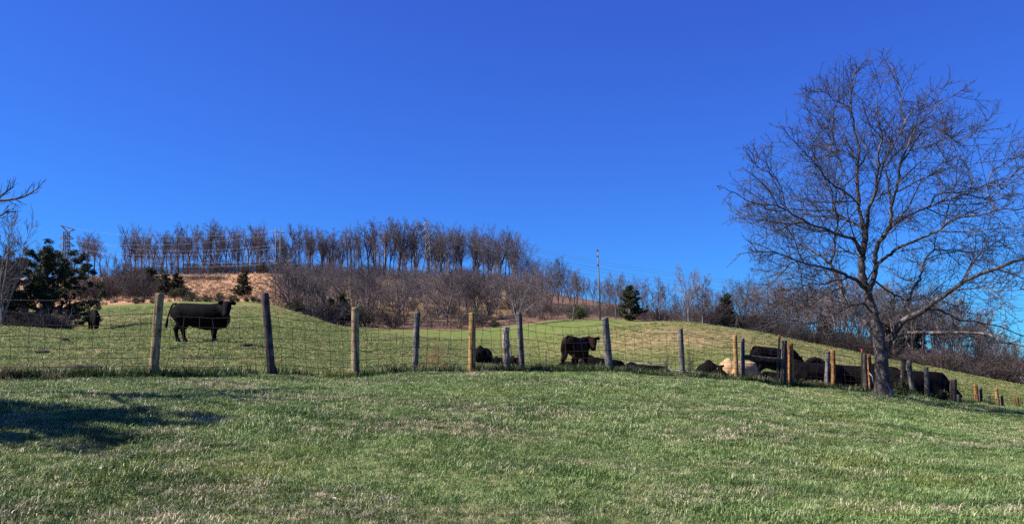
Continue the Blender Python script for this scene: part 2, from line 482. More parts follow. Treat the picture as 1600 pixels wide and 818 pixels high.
def leaf_cloud(rng, centers, radii, per, size, flat=0.8, out=0.0):
    """small leaf triangles scattered through clumps"""
    V = []; n = 0
    for cpt, rad in zip(centers, radii):
        k = max(3, int(per * (rad ** 1.7)))
        g = rng.normal(0, 1, (k, 3)); g /= np.linalg.norm(g, axis=1, keepdims=True)
        rr = rad * rng.random(k)[:, None] ** 0.45
        p = cpt + g * rr * np.array((1, 1, flat))
        a = rng.normal(0, 1, (k, 3)) + g * out; a /= np.linalg.norm(a, axis=1, keepdims=True)
        b = rng.normal(0, 1, (k, 3)); b -= (b * a).sum(1, keepdims=True) * a; b /= np.linalg.norm(b, axis=1, keepdims=True)
        sz = size * rng.uniform(0.6, 1.4, (k, 1))
        V.append(np.stack([p - b * sz * 0.45, p + b * sz * 0.45, p + a * sz * 1.25], 1).reshape(-1, 3))
    V = np.concatenate(V)
    return mesh('foliage', V, np.arange(len(V)).reshape(-1, 3), smooth=False)

def cedar_meshes(seed, Ht=6, W=1.7, per=420, size=0.13, ragged=0.35, low=0.05, shape=1.0):
    rng = np.random.default_rng(seed); T = Tubes()
    tr = wander(rng, (0, 0, -0.4), (0, 0, 1), Ht * 0.97, 6, 0.03, 0.05)
    T.add(tr, np.linspace(0.03 * Ht, 0.006 * Ht, 7), 6)
    cs = []; rs = []
    nb = int(26 + 9 * Ht)
    for k in range(nb):
        f = low + (0.98 - low) * (k + rng.random()) / nb
        p, t = at(tr, f)
        prof = (1 - f) ** (0.75 * shape) * (0.55 + 0.45 * min(1, f / 0.18))
        L = W * prof * rng.uniform(1 - ragged, 1 + ragged) + 0.12
        a = rng.uniform(0, 6.283)
        q = wander(rng, p, (math.cos(a), math.sin(a), rng.uniform(0.1, 0.7)), L, 3, 0.1, 0.08)
        T.add(q, np.linspace(0.008 * Ht, 0.003 * Ht, 4), 3)
        for g in np.linspace(0.35, 1.0, max(2, int(L / 0.35))):
            c, _ = at(q, g)
            cs.append(c + rng.normal(0, 0.08, 3)); rs.append(rng.uniform(0.16, 0.34) * (0.5 + 0.16 * Ht ** 0.8 * 0.55))
    return T.mesh('trunk'), leaf_cloud(rng, cs, rs, per, size)

def bush_meshes(seed, Rb=0.8, Hb=1.2, per=260, size=0.07):
    rng = np.random.default_rng(seed); T = Tubes(); cs = []; rs = []
    for k in range(26):
        a = rng.uniform(0, 6.283); e = rng.uniform(0.15, 1.5)
        d = np.array((math.cos(a) * math.cos(e) * Rb, math.sin(a) * math.cos(e) * Rb, math.sin(e) * Hb))
        L = np.linalg.norm(d) * rng.uniform(0.7, 1.05)
        q = wander(rng, (0, 0, -0.05), d, L, 3, 0.12, 0.0)
        T.add(q, np.linspace(0.02, 0.006, 4), 3)
        for g in (0.55, 0.85, 1.0):
            c, _ = at(q, g); cs.append(c); rs.append(rng.uniform(0.14, 0.26) * (Rb + Hb) * 0.55)
    return T.mesh('stems'), leaf_cloud(rng, cs, rs, per, size)

# ------------------------------------------------------------------ labels by landmark
LAND = [(60, 'at the left edge'), (168, 'around the left pylon'), (262, 'above the pale leaning post'), (345, 'above the standing black cow'),
        (424, 'above the dark leaning post'), (500, 'right of the twin poles'), (550, 'left of the square-topped pale post'), (600, 'right of the square-topped pale post'), (650, 'left of the dry bush'), (695, 'above the dry bush'),
        (740, 'left of the bright tan post'), (790, 'right of the bright tan post'), (875, 'above the knobby log post'), (960, 'around the single tall pole'),
        (1050, 'above the white tube gate'), (1140, 'above the cream cow'), (1195, 'left of the rail brace'), (1240, 'right of the rail brace'), (1290, 'left of the paired posts'), (1345, "left of the big tree's trunk"),
        (1400, "behind the big tree's trunk"), (1450, 'above the bent grey post'), (1500, 'above the small dark shrub'), (1550, 'above the far right posts'), (9999, 'at the right edge')]
ORD = ['first', 'second', 'third', 'fourth', 'fifth', 'sixth', 'seventh', 'eighth', 'ninth', 'tenth', 'eleventh', 'twelfth', 'thirteenth',
       'fourteenth', 'fifteenth', 'sixteenth', 'seventeenth', 'eighteenth', 'nineteenth', 'twentieth', 'twenty-first', 'twenty-second', 'twenty-third', 'twenty-fourth', 'twenty-fifth', 'twenty-sixth', 'twenty-seventh', 'twenty-eighth', 'twenty-ninth', 'thirtieth']
def land(px):
    for m, p in LAND:
        if px < m: return p
_queue = {}
def later(kind, px, obj): _queue.setdefault((kind, land(px)), []).append((px, obj))
def write_labels():
    for (kind, where), lst in _queue.items():
        lst.sort(key=lambda a: a[0])
        for i, (px, o) in enumerate(lst):
            if len(lst) == 1: o['label'] = f'{kind} {where}'
            else: o['label'] = f'{ORD[min(i, 29)]} {kind} from left {where}'

_tz = {}
def tz(pair):
    k = pair[1].name
    if k not in _tz:
        a = np.empty(len(pair[1].vertices) * 3, np.float32); pair[1].vertices.foreach_get('co', a); _tz[k] = float(np.percentile(a[2::3], 99.6))
    return _tz[k]

def place_tree(name, kind, cat, group, parts, px, Y, rz, sc3, mats, label=None, dz=0.0):
    loc = G(px, Y, dz)
    t = thing(name, label or kind, cat, loc, rz, group)
    t.scale = sc3
    for pn, me, mt in parts:
        o = link(pn, me, None, t)
        if not me.materials: me.materials.append(mt)
    if label is None: later(kind, px, t)
    return t

# ------------------------------------------------------------------ trees of the ridge
rg = random.Random(11)
TALL = [tall_tree(100 + i, 20, [3.8, 4.4, 3.2, 5.0, 3.8, 4.2, 3.6, 4.6][i], [0.30, 0.26, 0.36, 0.22, 0.34, 0.28, 0.4, 0.28][i], 20 + i % 3, 0.30, 0.036) for i in range(8)]
TALL += [tall_tree(120 + i, 20, [5.5, 2.4, 6.0, 3.0][i], [0.22, 0.5, 0.3, 0.55][i], [22, 12, 24, 14][i], [0.36, 0.22, 0.34, 0.24][i], 0.036) for i in range(4)]
FAN = [spread_tree(150 + i, 20, [5.0, 6.0, 4.2, 5.4, 4.6, 6.4][i], 0.30, [5, 7, 5, 6, 4, 7][i], 0.034, [0.44, 0.38, 0.52, 0.42, 0.5, 0.34][i], [0.36, 0.46, 0.28, 0.4, 0.3, 0.5][i], 6) for i in range(6)]
TALL = FAN + TALL
TOP_PX = [100, 130, 150, 172, 185, 205, 222, 240, 262, 295, 330, 350, 372, 405, 430, 460, 500, 530, 560, 580, 600, 625, 665, 690, 725, 760, 795, 806, 815, 835]
TOP_PY = [388, 366, 366, 396, 392, 352, 347, 360, 356, 352, 346, 358, 350, 350, 358, 352, 357, 355, 349, 345, 342, 345, 344, 350, 349, 350, 356, 364, 382, 398]
ridge = [(138, 250, 1), (158, 262, 4), (116, 262, 2), (124, 270, 7), (147, 272, 3), (168, 268, 8), (176, 266, 0), (102, 270, 9)]
x = 186.0
while x < 812:
    ridge.append((x + rg.uniform(-3, 3), rg.uniform(272, 290), rg.choice([0, 1, 2, 3, 4, 5, 0, 1, 2, 3, 4, 5, 6, 7, 8, 9, 10, 13, 14, 16])))
    x += rg.uniform(6.5, 12.5) if x < 430 else rg.uniform(5.5, 10.5)
for k, (px, Y, v) in enumerate(ridge):
    g = G(px, Y)
    top = np.interp(px, TOP_PX, TOP_PY) + rg.uniform(-3, 22) * (1 if k % 3 else 0.2)
    hh = EYE - (top - 5 - HZ) * Y / F - g.z
    s = hh / tz(TALL[v])
    w = s * rg.uniform(0.7, 1.35) * (1.35 if k < 2 else 1)
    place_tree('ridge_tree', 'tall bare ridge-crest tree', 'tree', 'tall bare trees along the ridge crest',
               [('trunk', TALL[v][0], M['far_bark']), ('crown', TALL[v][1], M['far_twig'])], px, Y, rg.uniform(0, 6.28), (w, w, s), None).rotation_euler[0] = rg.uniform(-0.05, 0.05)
for k in range(48):
    px = 188 + k * 13.0 + rg.uniform(-6, 6); Y = rg.uniform(296, 322); v = rg.choice([0, 1, 2, 3, 4, 5, 0, 1, 2, 3, 4, 5, 6, 7, 8, 9, 10, 13, 14, 16])
    g = G(px, Y)
    top = np.interp(px, TOP_PX, TOP_PY) + rg.uniform(6, 30)
    s = (EYE - (top - HZ) * Y / F - g.z) / tz(TALL[v])
    t = place_tree('ridge_tree', 'half-hidden slender ridge tree', 'tree', 'bare trees half hidden behind the ridge crest row', [('trunk', TALL[v][0], None), ('crown', TALL[v][1], None)], px, Y, rg.uniform(0, 6.28), (s * .9, s * .9, s), None,
                   label=None)

# ------------------------------------------------------------------ trees of the hollow and hillside
SPR = [spread_tree(200 + i, 9, [3.0, 3.6, 2.6, 3.3, 4.0, 3.0][i], 0.15, [4, 5, 4, 6, 5, 3][i], 0.021, [0.2, 0.15, 0.28, 0.1, 0.25, 0.3][i], [0.5, 0.65, 0.4, 0.6, 0.7, 0.4][i]) for i in range(6)]
SPRG = [spread_tree(230 + i, 9, [3.2, 3.8, 3.0][i], 0.15, [5, 6, 4][i], 0.028, [0.15, 0.2, 0.12][i], [0.5, 0.65, 0.45][i]) for i in range(3)]
def hollow_top(px): return np.interp(px, [440, 470, 520, 600, 680, 760, 800, 830, 860], [410, 402, 414, 412, 416, 420, 422, 416, 425])
specials = [(452, 112, 3, 388, 1.15, 'dark crooked bare tree just right of the twin utility poles on the pasture edge'),
            (745, 150, 1, 420, 1.2, 'round-crowned bare tree against the tan clearing above the bright tan post'),
            (811, 118, 7, 424, 1.25, 'pale grey wide bare tree rooted behind the knobby log post'),
            (505, 112, 4, 412, 1.0, 'bare tree leaning over the edge of the pasture left of the pale post'),
            (895, 116, 2, 428, 1.0, 'bare tree standing forward on the grass left of the tall utility pole'),
            (1028, 112, 0, 431, 0.8, 'thin bare tree in the hedge right of the dark cedar'),
            (1076, 98, 6, 411, 0.75, 'tall twin-stemmed bare tree at the pasture crest'),
            (1098, 99, 8, 424, 0.8, 'bare tree beside the tall twin-stemmed one at the crest'),
            (962, 122, 5, 425, 0.9, 'crooked bare tree just left of the dark cedar'),
            (970, 118, 4, 430, 0.75, 'forked bare tree touching the dark cedar on its left')]
ALLS = SPR + SPRG
for px, Y, v, top, wd, lab in specials:
    g = G(px, Y); s = (EYE - (top - HZ) * Y / F - g.z) / tz(ALLS[v])
    gm = v >= 6
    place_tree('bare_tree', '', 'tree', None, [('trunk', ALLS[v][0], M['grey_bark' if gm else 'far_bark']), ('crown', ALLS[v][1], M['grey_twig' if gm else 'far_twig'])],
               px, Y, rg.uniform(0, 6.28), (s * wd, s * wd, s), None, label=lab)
for k in range(84):
    px = 446 + (k * 61.8 % 404) + rg.uniform(-3, 3)
    deep = rg.random()
    Y = np.interp(px, EDGE_PX, EDGE_Y) + 4 + deep * 75
    g = G(px, Y)
    top = hollow_top(px) + rg.uniform(-6, 38) * (0.5 + 0.5 * deep)
    hh = EYE - (top - HZ) * Y / F - g.z
    hh = min(max(hh, 5.0), 12.5)
    s = hh / 8.8; v = rg.randrange(9); wd = rg.uniform(0.65, 0.95); gm = v >= 6
    kind = 'pale grey hollow tree' if gm else 'mauve-brown hollow tree'
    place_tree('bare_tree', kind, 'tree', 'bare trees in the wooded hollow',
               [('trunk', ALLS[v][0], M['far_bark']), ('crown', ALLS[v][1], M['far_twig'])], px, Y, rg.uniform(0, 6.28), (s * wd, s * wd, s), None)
for k in range(34):
    px = 470 + (k * 61.8 % 350) + rg.uniform(-4, 4); Y = rg.uniform(185, 262)
    g = G(px, Y); top = rg.uniform(408, 442)
    s = min(max(EYE - (top - HZ) * Y / F - g.z, 4.5), 13) / 8.8; v = rg.randrange(9); wd = rg.uniform(0.7, 1.05)
    place_tree('bare_tree', 'bare tree high on the slope', 'tree', 'bare trees high on the slope below the ridge',
               [('trunk', ALLS[v][0], None), ('crown', ALLS[v][1], None)], px, Y, rg.uniform(0, 6.28), (s * wd, s * wd, s), None)
# shoulder of the hill, falling to the right
for k in range(34):
    px = 806 + k * 9.4 + rg.uniform(-4, 4)
    Y = rg.uniform(165, 225) if px < 960 else rg.uniform(118, 150)
    g = G(px, Y)
    top = np.interp(px, [806, 835, 870, 905, 950, 1000, 1060, 1130], [378, 398, 408, 418, 428, 436, 446, 450]) + rg.uniform(-3, 16)
    s = min(max((EYE - (top - HZ) * Y / F - g.z), 4.5), 17) / 8.8
    v = rg.randrange(6); wd = rg.uniform(0.6, 0.85)
    place_tree('bare_tree', 'bare tree on the hill shoulder', 'tree', 'bare trees on the shoulder of the hill',
               [('trunk', SPR[v][0], None), ('crown', SPR[v][1], None)], px, Y, rg.uniform(0, 6.28), (s * wd, s * wd, s), None)
# hedgerow behind the right-hand crest
for k in range(52):
    px = 1125 + k * 9.4 + rg.uniform(-5, 5)
    Y = rg.uniform(100, 122)
    g = G(px, Y)
    top = np.interp(px, [1140, 1200, 1300, 1400, 1480, 1540, 1600], [432, 440, 432, 428, 448, 492, 535]) + rg.uniform(-6, 26)
    s = min(max((EYE - (top - HZ) * Y / F - g.z), 3.0), 12) / 8.8
    v = rg.randrange(9); wd = rg.uniform(0.65, 0.95)
    place_tree('bare_tree', 'bare hedgerow tree', 'tree', 'bare trees in the hedgerow past the right crest',
               [('trunk', ALLS[v][0], None), ('crown', ALLS[v][1], None)], px, Y, rg.uniform(0, 6.28), (s * wd, s * wd, s), None)
# left edge: grey many-stemmed tree
LEFTT = spread_tree(301, 5.6, 1.3, 0.075, 9, 0.010, 0.06, 0.40, 6)
place_tree('bare_tree', '', 'tree', None, [('trunk', LEFTT[0], M['grey_bark']), ('crown', LEFTT[1], M['grey_twig'])], 6, 46, 0.6, (1.05, 1.05, 1.25), None,
           label='grey many-stemmed bare tree at the left edge behind the pasture')
for px, Y, top, v in ((75, 105, 402, 0), (62, 140, 388, 4), (92, 150, 395, 1), (122, 128, 412, 3), (20, 130, 395, 2), (178, 135, 420, 0), (160, 150, 412, 5), (143, 125, 425, 1), (198, 150, 405, 2)):
    g = G(px, Y); s = (EYE - (top - HZ) * Y / F - g.z) / 8.8
    place_tree('bare_tree', 'bare brown tree below the ridge', 'tree', 'bare trees below the left ridge', [('trunk', SPR[v][0], None), ('crown', SPR[v][1], None)], px, Y, rg.uniform(0, 6), (s, s, s), None)

# ------------------------------------------------------------------ brush
SHR = [shrub_mesh(400 + i, 2.2, [1.3, 1.6, 1.1, 1.9][i], [16, 18, 14, 20][i], 0.019, 5, [0.7, 0.9, 0.6, 1.05][i]) for i in range(4)]
SHD = [shrub_mesh(420 + i, 2.2, [1.5, 1.8][i], 20, 0.021, 6, 0.85) for i in range(2)]
for m in SHR: m.materials.append(M['brush'])
for m in SHD: m.materials.append(M['brush_dark'])
def brush(px, Y, hpx, wide, dark=False, kind='bare brown thicket bush', group='thicket bushes'):
    g = G(px, Y)
    me = rg.choice(SHD if dark else SHR)
    o = link('thicket_bush', me)
    s = hpx * Y / F / 2.2
    o.location = g; o.rotation_euler = (0, 0, rg.uniform(0, 6.28)); o.scale = (s * wide, s * wide, s)
    tag(o, kind, 'bush', group)
    later(kind, px, o)
for k in range(44):         # floor of the hollow
    px = 455 + (k * 61.8 % 400) + rg.uniform(-4, 4)
    Y = np.interp(px, EDGE_PX, EDGE_Y) + 3 + rg.random() ** 1.5 * 55
    brush(px, Y, rg.uniform(18, 34) * 125 / Y, rg.uniform(0.9, 1.5), rg.random() < 0.35, 'bare hollow thicket bush', 'thicket bushes in the hollow')
for k in range(44):         # shoulder
    px = 830 + k * 6.9 + rg.uniform(-3, 3)
    Y = np.interp(px, EDGE_PX, EDGE_Y) + rg.uniform(5, 45)
    brush(px, Y, rg.uniform(16, 30) * 120 / Y, rg.uniform(1.0, 1.7), rg.random() < 0.15, 'reddish hill-shoulder thicket bush', 'thicket bushes on the hill shoulder')
for k in range(78):         # right-hand crest
    px = 1100 + k * 6.9 + rg.uniform(-3, 3)
    Y = np.interp(px, EDGE_PX, EDGE_Y) + rg.uniform(2, 20)
    big = 1.35 if 1440 < px < 1590 else 1.0
    brush(px, Y, rg.uniform(15, 36) * big, rg.uniform(1.0, 1.6), rg.random() < (0.75 if px < 1450 else 0.25), 'bare crest thicket bush', 'thicket bushes along the right crest')
for k in range(26):         # under the left ridge
    px = rg.uniform(120, 232); Y = rg.uniform(118, 160)
    brush(px, Y, rg.uniform(20, 42), rg.uniform(1, 1.4), rg.random() < 0.4, 'bare thicket bush below the ridge', 'thicket bushes under the left ridge')
for k in range(64):         # along the ridge foot
    px = 185 + k * 10 + rg.uniform(-3, 3); Y = rg.uniform(262, 275)
    brush(px, Y, rg.uniform(9, 22), rg.uniform(1.2, 2.0), rg.random() < 0.7, 'dark low ridge-foot bush', 'low bushes along the ridge foot')
for k in range(14):
    px = 292 + k * 4.5; Y = 232 + rg.uniform(-6, 6)
    brush(px, Y, rg.uniform(6, 10), 1.8, False, 'low grey scrub bush', 'scrub on the tan slope')
for px, Y, hp in ((5, 48, 34), (22, 49, 30), (38, 47, 28), (52, 48, 34), (66, 47, 30), (80, 48, 36), (92, 49, 34), (100, 50, 28), (-10, 48, 34)):
    brush(px, Y, hp, 1.3, px < 50, 'mauve twiggy bush below cedars', 'bushes below the big cedar')

# ------------------------------------------------------------------ evergreens
CED = [cedar_meshes(500 + i, 6, [1.5, 1.9, 1.3][i], 520, 0.14, 0.35) for i in range(3)]
BIGC = cedar_meshes(520, 5.4, 2.7, 1500, 0.085, 0.6, 0.04, 0.5)
BIGC2 = cedar_meshes(521, 4.6, 2.6, 1500, 0.085, 0.6, 0.03, 0.45)
for px, Y, v, top, wd, lab in ((70, 52, 'A', 388, 1.1, 'broad ragged dark cedar right of the left-edge bare tree'),
                               (18, 50, 'B', 402, 1.15, 'dark cedar tangled with the bare tree at the left edge'),
                               (104, 55, 2, 478, 1.2, 'low dark evergreen at the right foot of the broad cedar'),
                               (984, 112, 1, 442, 1.3, 'dark conical cedar on the pasture edge above the white tube gate'),
                               (1136, 104, 0, 455, 1.4, 'dark blunt cedar right of the twin-stemmed tree'),
                               (381, 128, 0, 419, 1.35, 'tall dark cedar on the tan slope left of the dark leaning post'),
                               (256, 138, 1, 426, 1.9, 'biggest dark cedar of the clump above the pale leaning post'),
                               (276, 140, 0, 424, 1.9, 'dark cedar at the right of the clump behind the cow'),
                               (240, 142, 2, 415, 2.0, 'dark cedar with a leaning top at the left of the clump'),
                               (412, 268, 1, 408, 1.3, 'round dark evergreen on the ridge above the dark leaning post'),
                               (1390, 112, 1, 480, 1.2, 'dark evergreen seen beside the trunk of the big bare tree'),
                               (1420, 114, 0, 475, 1.2, 'dark evergreen right of the trunk of the big bare tree'),
                               (1290, 108, 0, 490, 1.6, 'dull evergreen left of the trunk of the big bare tree'),
                               (536, 121, 0, 455, 1.3, 'dark green cedar in the hollow left of the pale square-topped post'),
                               (518, 120, 2, 462, 1.2, 'smaller dark cedar at the pasture edge in the hollow')):
    T2 = BIGC if v == 'A' else BIGC2 if v == 'B' else CED[v]
    h0 = 5.3 if v == 'A' else 4.5 if v == 'B' else 5.9
    g = G(px, Y); s = (EYE - (top - HZ) * Y / F - g.z) / h0
    place_tree('cedar_tree', '', 'tree', None, [('trunk', T2[0], M['far_bark']), ('crown', T2[1], M['cedar'])], px, Y, rg.uniform(0, 6), (s * wd, s * wd, s), None, label=lab)
BSH = [bush_meshes(540 + i, 0.9, 1.2) for i in range(3)]
for b in BSH: b[0].materials.append(M['brush_dark']); b[1].materials.append(M['cedar'])
GB = bush_meshes(550, 0.9, 1.3); GB[0].materials.append(M['brush_dark']); GB[1].materials.append(M['green_bush'])
def bush(px, Y, hpx, wide, meshes, lab, name='evergreen_bush', group=None, ks=None):
    g = G(px, Y); s = hpx * Y / F / 1.35
    t = thing(name, lab, 'bush', g, rg.uniform(0, 6), group)
    t.scale = (s * wide, s * wide, s)
    link('stems', meshes[0], None, t); link('foliage', meshes[1], None, t)
    return t
for px, Y, hp, wd in ((212, 106, 12, 1.1), (223, 107, 9, 1), (241, 104, 11, 1), (299, 108, 19, 1.3), (321, 107, 13, 1), (329, 108, 10, .7), (342, 107, 18, .9),
                      (364, 107, 14, 1.3), (371, 108, 8, 1), (385, 107, 9, 1), (396, 106, 12, 1), (404, 107, 8, 1), (286, 120, 22, 1.2), (272, 122, 18, 1.2), (180, 112, 5, 1.4), (152, 110, 5, 1.3)):
    t = bush(px, Y, hp, wd, rg.choice(BSH), '', group='evergreen bushes on the tan strip')
    later('small dark evergreen bush', px, t)
bush(742, 140, 26, 1.1, GB, 'bright green bush under the round-crowned bare tree')
bush(772, 126, 16, 0.9, BSH[0], 'dark evergreen bush left of the pale wide tree')
bush(905, 128, 24, 1.1, GB, 'yellow-green bush behind the forward-standing bare tree')
bush(560, 128, 30, 1.0, GB, 'olive green bush deep in the hollow over the pale post')
bush(462, 104, 24, 1.0, BSH[1], 'dark bush at the foot of the crooked tree')
# near shrubs on the fence line
bush(1476, 24.3, 24, 1.0, BSH[2], 'small dark shrub left of the thick brown post', 'shrub')
bush(1408, 22.6, 34, 0.9, BSH[1], 'leafy dark shrub at the right foot of the big tree', 'shrub')

# ------------------------------------------------------------------ the big bare tree
HY = 21.4
def L3(pts, d0, d1):
    out = []
    nn = len(pts)
    for i, (a, b) in enumerate(pts):
        t = i / (nn - 1)
        out.append(np.array(P(a, b, HY + d0 + (d1 - d0) * t)))
    return np.array(out)
LIMBS = [  # (outline measured limb, depth start, depth end, start radius px, end radius px)
 ([(1372, 520), (1366, 490), (1360, 472), (1357, 460), (1354, 451), (1349.5, 437), (1346.5, 422), (1346, 407), (1347, 397), (1352, 375), (1352, 361)], 0, 0.1, 9.5, 5.6),
 ([(1352, 362), (1346.5, 345), (1342, 324), (1341, 300), (1339, 271), (1340, 255), (1342, 232), (1336, 208), (1332, 180), (1330, 164), (1332, 129), (1335, 116), (1347, 101), (1358, 87), (1358, 74)], 0.1, 0.9, 4.0, 0.4),
 ([(1352, 361), (1355, 345), (1357, 326), (1367, 303), (1371, 290), (1370, 276), (1373, 259), (1371, 240), (1378, 221), (1376, 205), (1370, 180), (1372, 150), (1382, 120)], 0.1, -1.2, 4.0, 0.5),
 ([(1373, 262), (1385, 245), (1396, 225), (1408, 205), (1414, 187), (1409, 172), (1408, 148), (1404, 127), (1396, 109), (1386, 95), (1385, 76)], -0.6, 0.6, 2.2, 0.4),
 ([(1356, 458), (1360, 448), (1366, 430), (1369, 415), (1367.5, 402), (1370.5, 386), (1378, 372), (1384, 366), (1390, 352), (1392, 337), (1394, 320), (1400, 295), (1405, 271), (1409, 248), (1416, 235), (1425, 210), (1440, 190), (1462, 168), (1490, 148), (1505, 140)], 0.0, -1.6, 6.0, 0.4),
 ([(1393, 322), (1389, 306), (1385.5, 275), (1389, 252), (1404, 235), (1425, 205), (1440, 170), (1446, 140)], -0.5, 1.4, 2.0, 0.4),
 ([(1372, 411), (1384, 402), (1396, 393), (1409.5, 384), (1426, 378), (1450, 367.5), (1469.5, 358), (1480, 348), (1497, 339), (1532, 336), (1558, 328), (1591, 326), (1625, 318)], 0.0, -2.6, 3.6, 0.6),
 ([(1556, 329), (1545, 308), (1544, 293.5), (1550, 270), (1571, 253), (1593, 244), (1620, 240)], -2.2, -1.5, 1.8, 0.4),
 ([(1379.5, 370), (1390, 357), (1403.5, 346.5), (1420, 336), (1436.5, 329), (1453, 322.5), (1475, 314), (1497, 310), (1541, 310), (1570, 304)], -0.2, 2.6, 3.4, 0.5),
 ([(1453, 322), (1466, 303), (1501, 300), (1516, 294), (1519, 273), (1506, 255), (1497, 240), (1485, 228)], 1.2, 2.2, 1.9, 0.4),
 ([(1514, 295), (1530, 291), (1552, 286), (1591, 273), (1620, 268)], 1.9, 2.6, 1.3, 0.4),
 ([(1384, 545), (1390, 533), (1400, 515), (1414, 499), (1429, 493), (1442.5, 485.5), (1457.5, 473.5), (1482, 457), (1509, 438), (1550, 422), (1598, 405), (1640, 395)], 0.0, -2.0, 8.2, 2.0),
 ([(1427, 491), (1417, 478), (1421, 463), (1426, 451), (1435, 440.5), (1439.5, 425.5), (1445.5, 404.5), (1463, 390), (1480, 392), (1520, 394), (1560, 390)], -0.4, 1.5, 3.8, 0.5),
 ([(1450, 482), (1466, 484), (1483, 491), (1499, 500), (1525, 502), (1566, 511), (1598, 524), (1630, 530)], -0.8, 1.0, 2.6, 0.6),
 ([(1388, 533), (1407, 522), (1423, 519), (1458, 519), (1483, 519), (1509, 519), (1544, 522), (1566, 533), (1598, 540), (1640, 552)], -0.2, -3.2, 4.4, 1.2),
 ([(1367, 524), (1351, 502), (1337.5, 488.5), (1328.5, 475), (1321, 463), (1315, 449.5), (1309, 434.5), (1303, 422), (1297, 411)], 0.2, 0.9, 4.6, 3.0),
 ([(1298, 412), (1303, 390), (1304.5, 367.5), (1309, 348), (1310, 337.5), (1301.5, 325.5), (1302, 308), (1296, 288), (1284, 265), (1270, 240)], 0.9, -0.8, 2.5, 0.4),
 ([(1297, 412), (1282, 400.5), (1262.5, 388.5), (1240, 375), (1215, 362), (1185, 352), (1158, 345)], 0.9, 2.2, 2.6, 0.4),
 ([(1354, 451), (1336, 437.5), (1324, 431), (1307.5, 422.5), (1285, 418), (1271, 415), (1240, 405), (1210, 394), (1180, 392), (1150, 398)], 0, -2.2, 4.0, 0.4),
 ([(1346, 396), (1334.5, 375), (1321, 370.5), (1306, 364.5), (1289.5, 357), (1270, 351), (1255, 343.5), (1238, 335), (1212, 321), (1184, 319), (1159, 308), (1139, 296), (1120, 290)], 0, -1.8, 3.6, 0.4),
 ([(1351, 359), (1342, 352.5), (1328.5, 346.5), (1315, 337.5), (1300, 330), (1270, 328.5), (1240, 328), (1217, 322), (1190, 318), (1165, 320)], 0.1, 2.2, 3.0, 0.4),
 ([(1226, 328), (1225, 315), (1217, 284), (1200, 270), (1186, 263), (1176, 243), (1166, 225)], 1.6, 1.0, 1.5, 0.3),
 ([(1341, 322), (1338.5, 316), (1324, 302), (1300, 287), (1290, 278), (1272, 254), (1257.5, 238), (1240, 221), (1225, 200)], 0.3, -1.6, 2.3, 0.4),
 ([(1340, 249), (1325, 240), (1311.5, 233), (1299, 232), (1284.5, 224), (1267, 213), (1243, 203), (1228, 192)], 0.5, 1.9, 1.9, 0.35),
 ([(1363, 488), (1348, 474), (1324, 481), (1300, 493), (1274.5, 503.5), (1255, 503.5), (1240, 500), (1215, 507), (1190, 516)], -0.2, -2.4, 2.2, 0.4),
 ([(1314, 448), (1300, 455), (1289, 460), (1270, 475), (1252, 484), (1235, 500)], 0.6, -0.6, 1.6, 0.4),
 ([(1326, 433), (1300, 439), (1288, 443.5), (1267, 443.5), (1249, 451), (1240, 460), (1212, 472), (1195, 478)], -0.4, -1.6, 1.8, 0.4),
 ([(1345, 400), (1331, 395), (1310, 392), (1290, 398), (1262, 402), (1232, 412), (1200, 425)], 0, 1.6, 1.9, 0.4),
 ([(1322, 300), (1310, 318), (1318, 302), (1322, 285), (1318, 262), (1308, 240), (1300, 205), (1290, 180), (1275, 155)], 0.2, 1.0, 1.3, 0.3),
 ([(1333, 178), (1322, 165), (1306, 158), (1296, 150), (1280, 140), (1262, 155)], 0.7, 0.1, 1.1, 0.3),
 ([(1369, 440), (1385, 452), (1402, 462), (1420, 468), (1445, 466), (1470, 470), (1500, 478)], -0.2, 2.2, 2.0, 0.4),
 ([(1404, 345), (1425, 310), (1440, 280), (1470, 262), (1510, 215), (1530, 205)], 0.4, -1.2, 1.5, 0.3),
 ([(1420, 236), (1436, 232), (1462, 222), (1485, 200), (1500, 178)], -1.0, 0.8, 1.2, 0.3),
 ([(1480, 458), (1500, 452), (1530, 450), (1560, 455), (1600, 450)], -1.0, -3.2, 1.8, 0.4),
 ([(1509, 438), (1520, 410), (1545, 385), (1570, 372), (1600, 362)], -1.3, 0.4, 1.6, 0.4),
]
hero = thing('bare_tree', 'big wide-branching bare tree with grey bark on the lawn edge at right', 'tree', G(1382, HY))
hbase = np.array(hero.location)
rngh = np.random.default_rng(77)
def catm(p, k=3):
    p = np.vstack([2 * p[0] - p[1], p, 2 * p[-1] - p[-2]]); o = []
    for i in range(1, len(p) - 2):
        for t in np.arange(k) / k:
            a, b, c, d = p[i - 1], p[i], p[i + 1], p[i + 2]
            o.append(0.5 * (2 * b + (c - a) * t + (2 * a - 5 * b + 4 * c - d) * t * t + (3 * b - a - 3 * c + d) * t ** 3))
    o.append(p[-2]); return np.array(o)
T = Tubes()
tp = np.array([np.array(P(a, b, HY)) for a, b in ((1381, 626), (1380.5, 614), (1380, 604), (1379, 590), (1377.5, 572), (1376.5, 556), (1375, 542), (1373, 528), (1371, 514))]) - hbase
tp = catm(tp, 3)
tr_r = np.interp(np.linspace(0, 1, len(tp)), [0, .12, .22, .35, .6, .8, 1], np.array([18, 16, 13, 11, 10, 10, 7]) * HY / F)
T.add(tp, tr_r, 18)
tm = T.mesh('trunk')
co = np.empty(len(tm.vertices) * 3, np.float32); tm.vertices.foreach_get('co', co); co = co.reshape(-1, 3)
ang = np.arctan2(co[:, 1], co[:, 0]); fl = np.clip(1 - (co[:, 2] + .1) / 0.6, 0, 1)
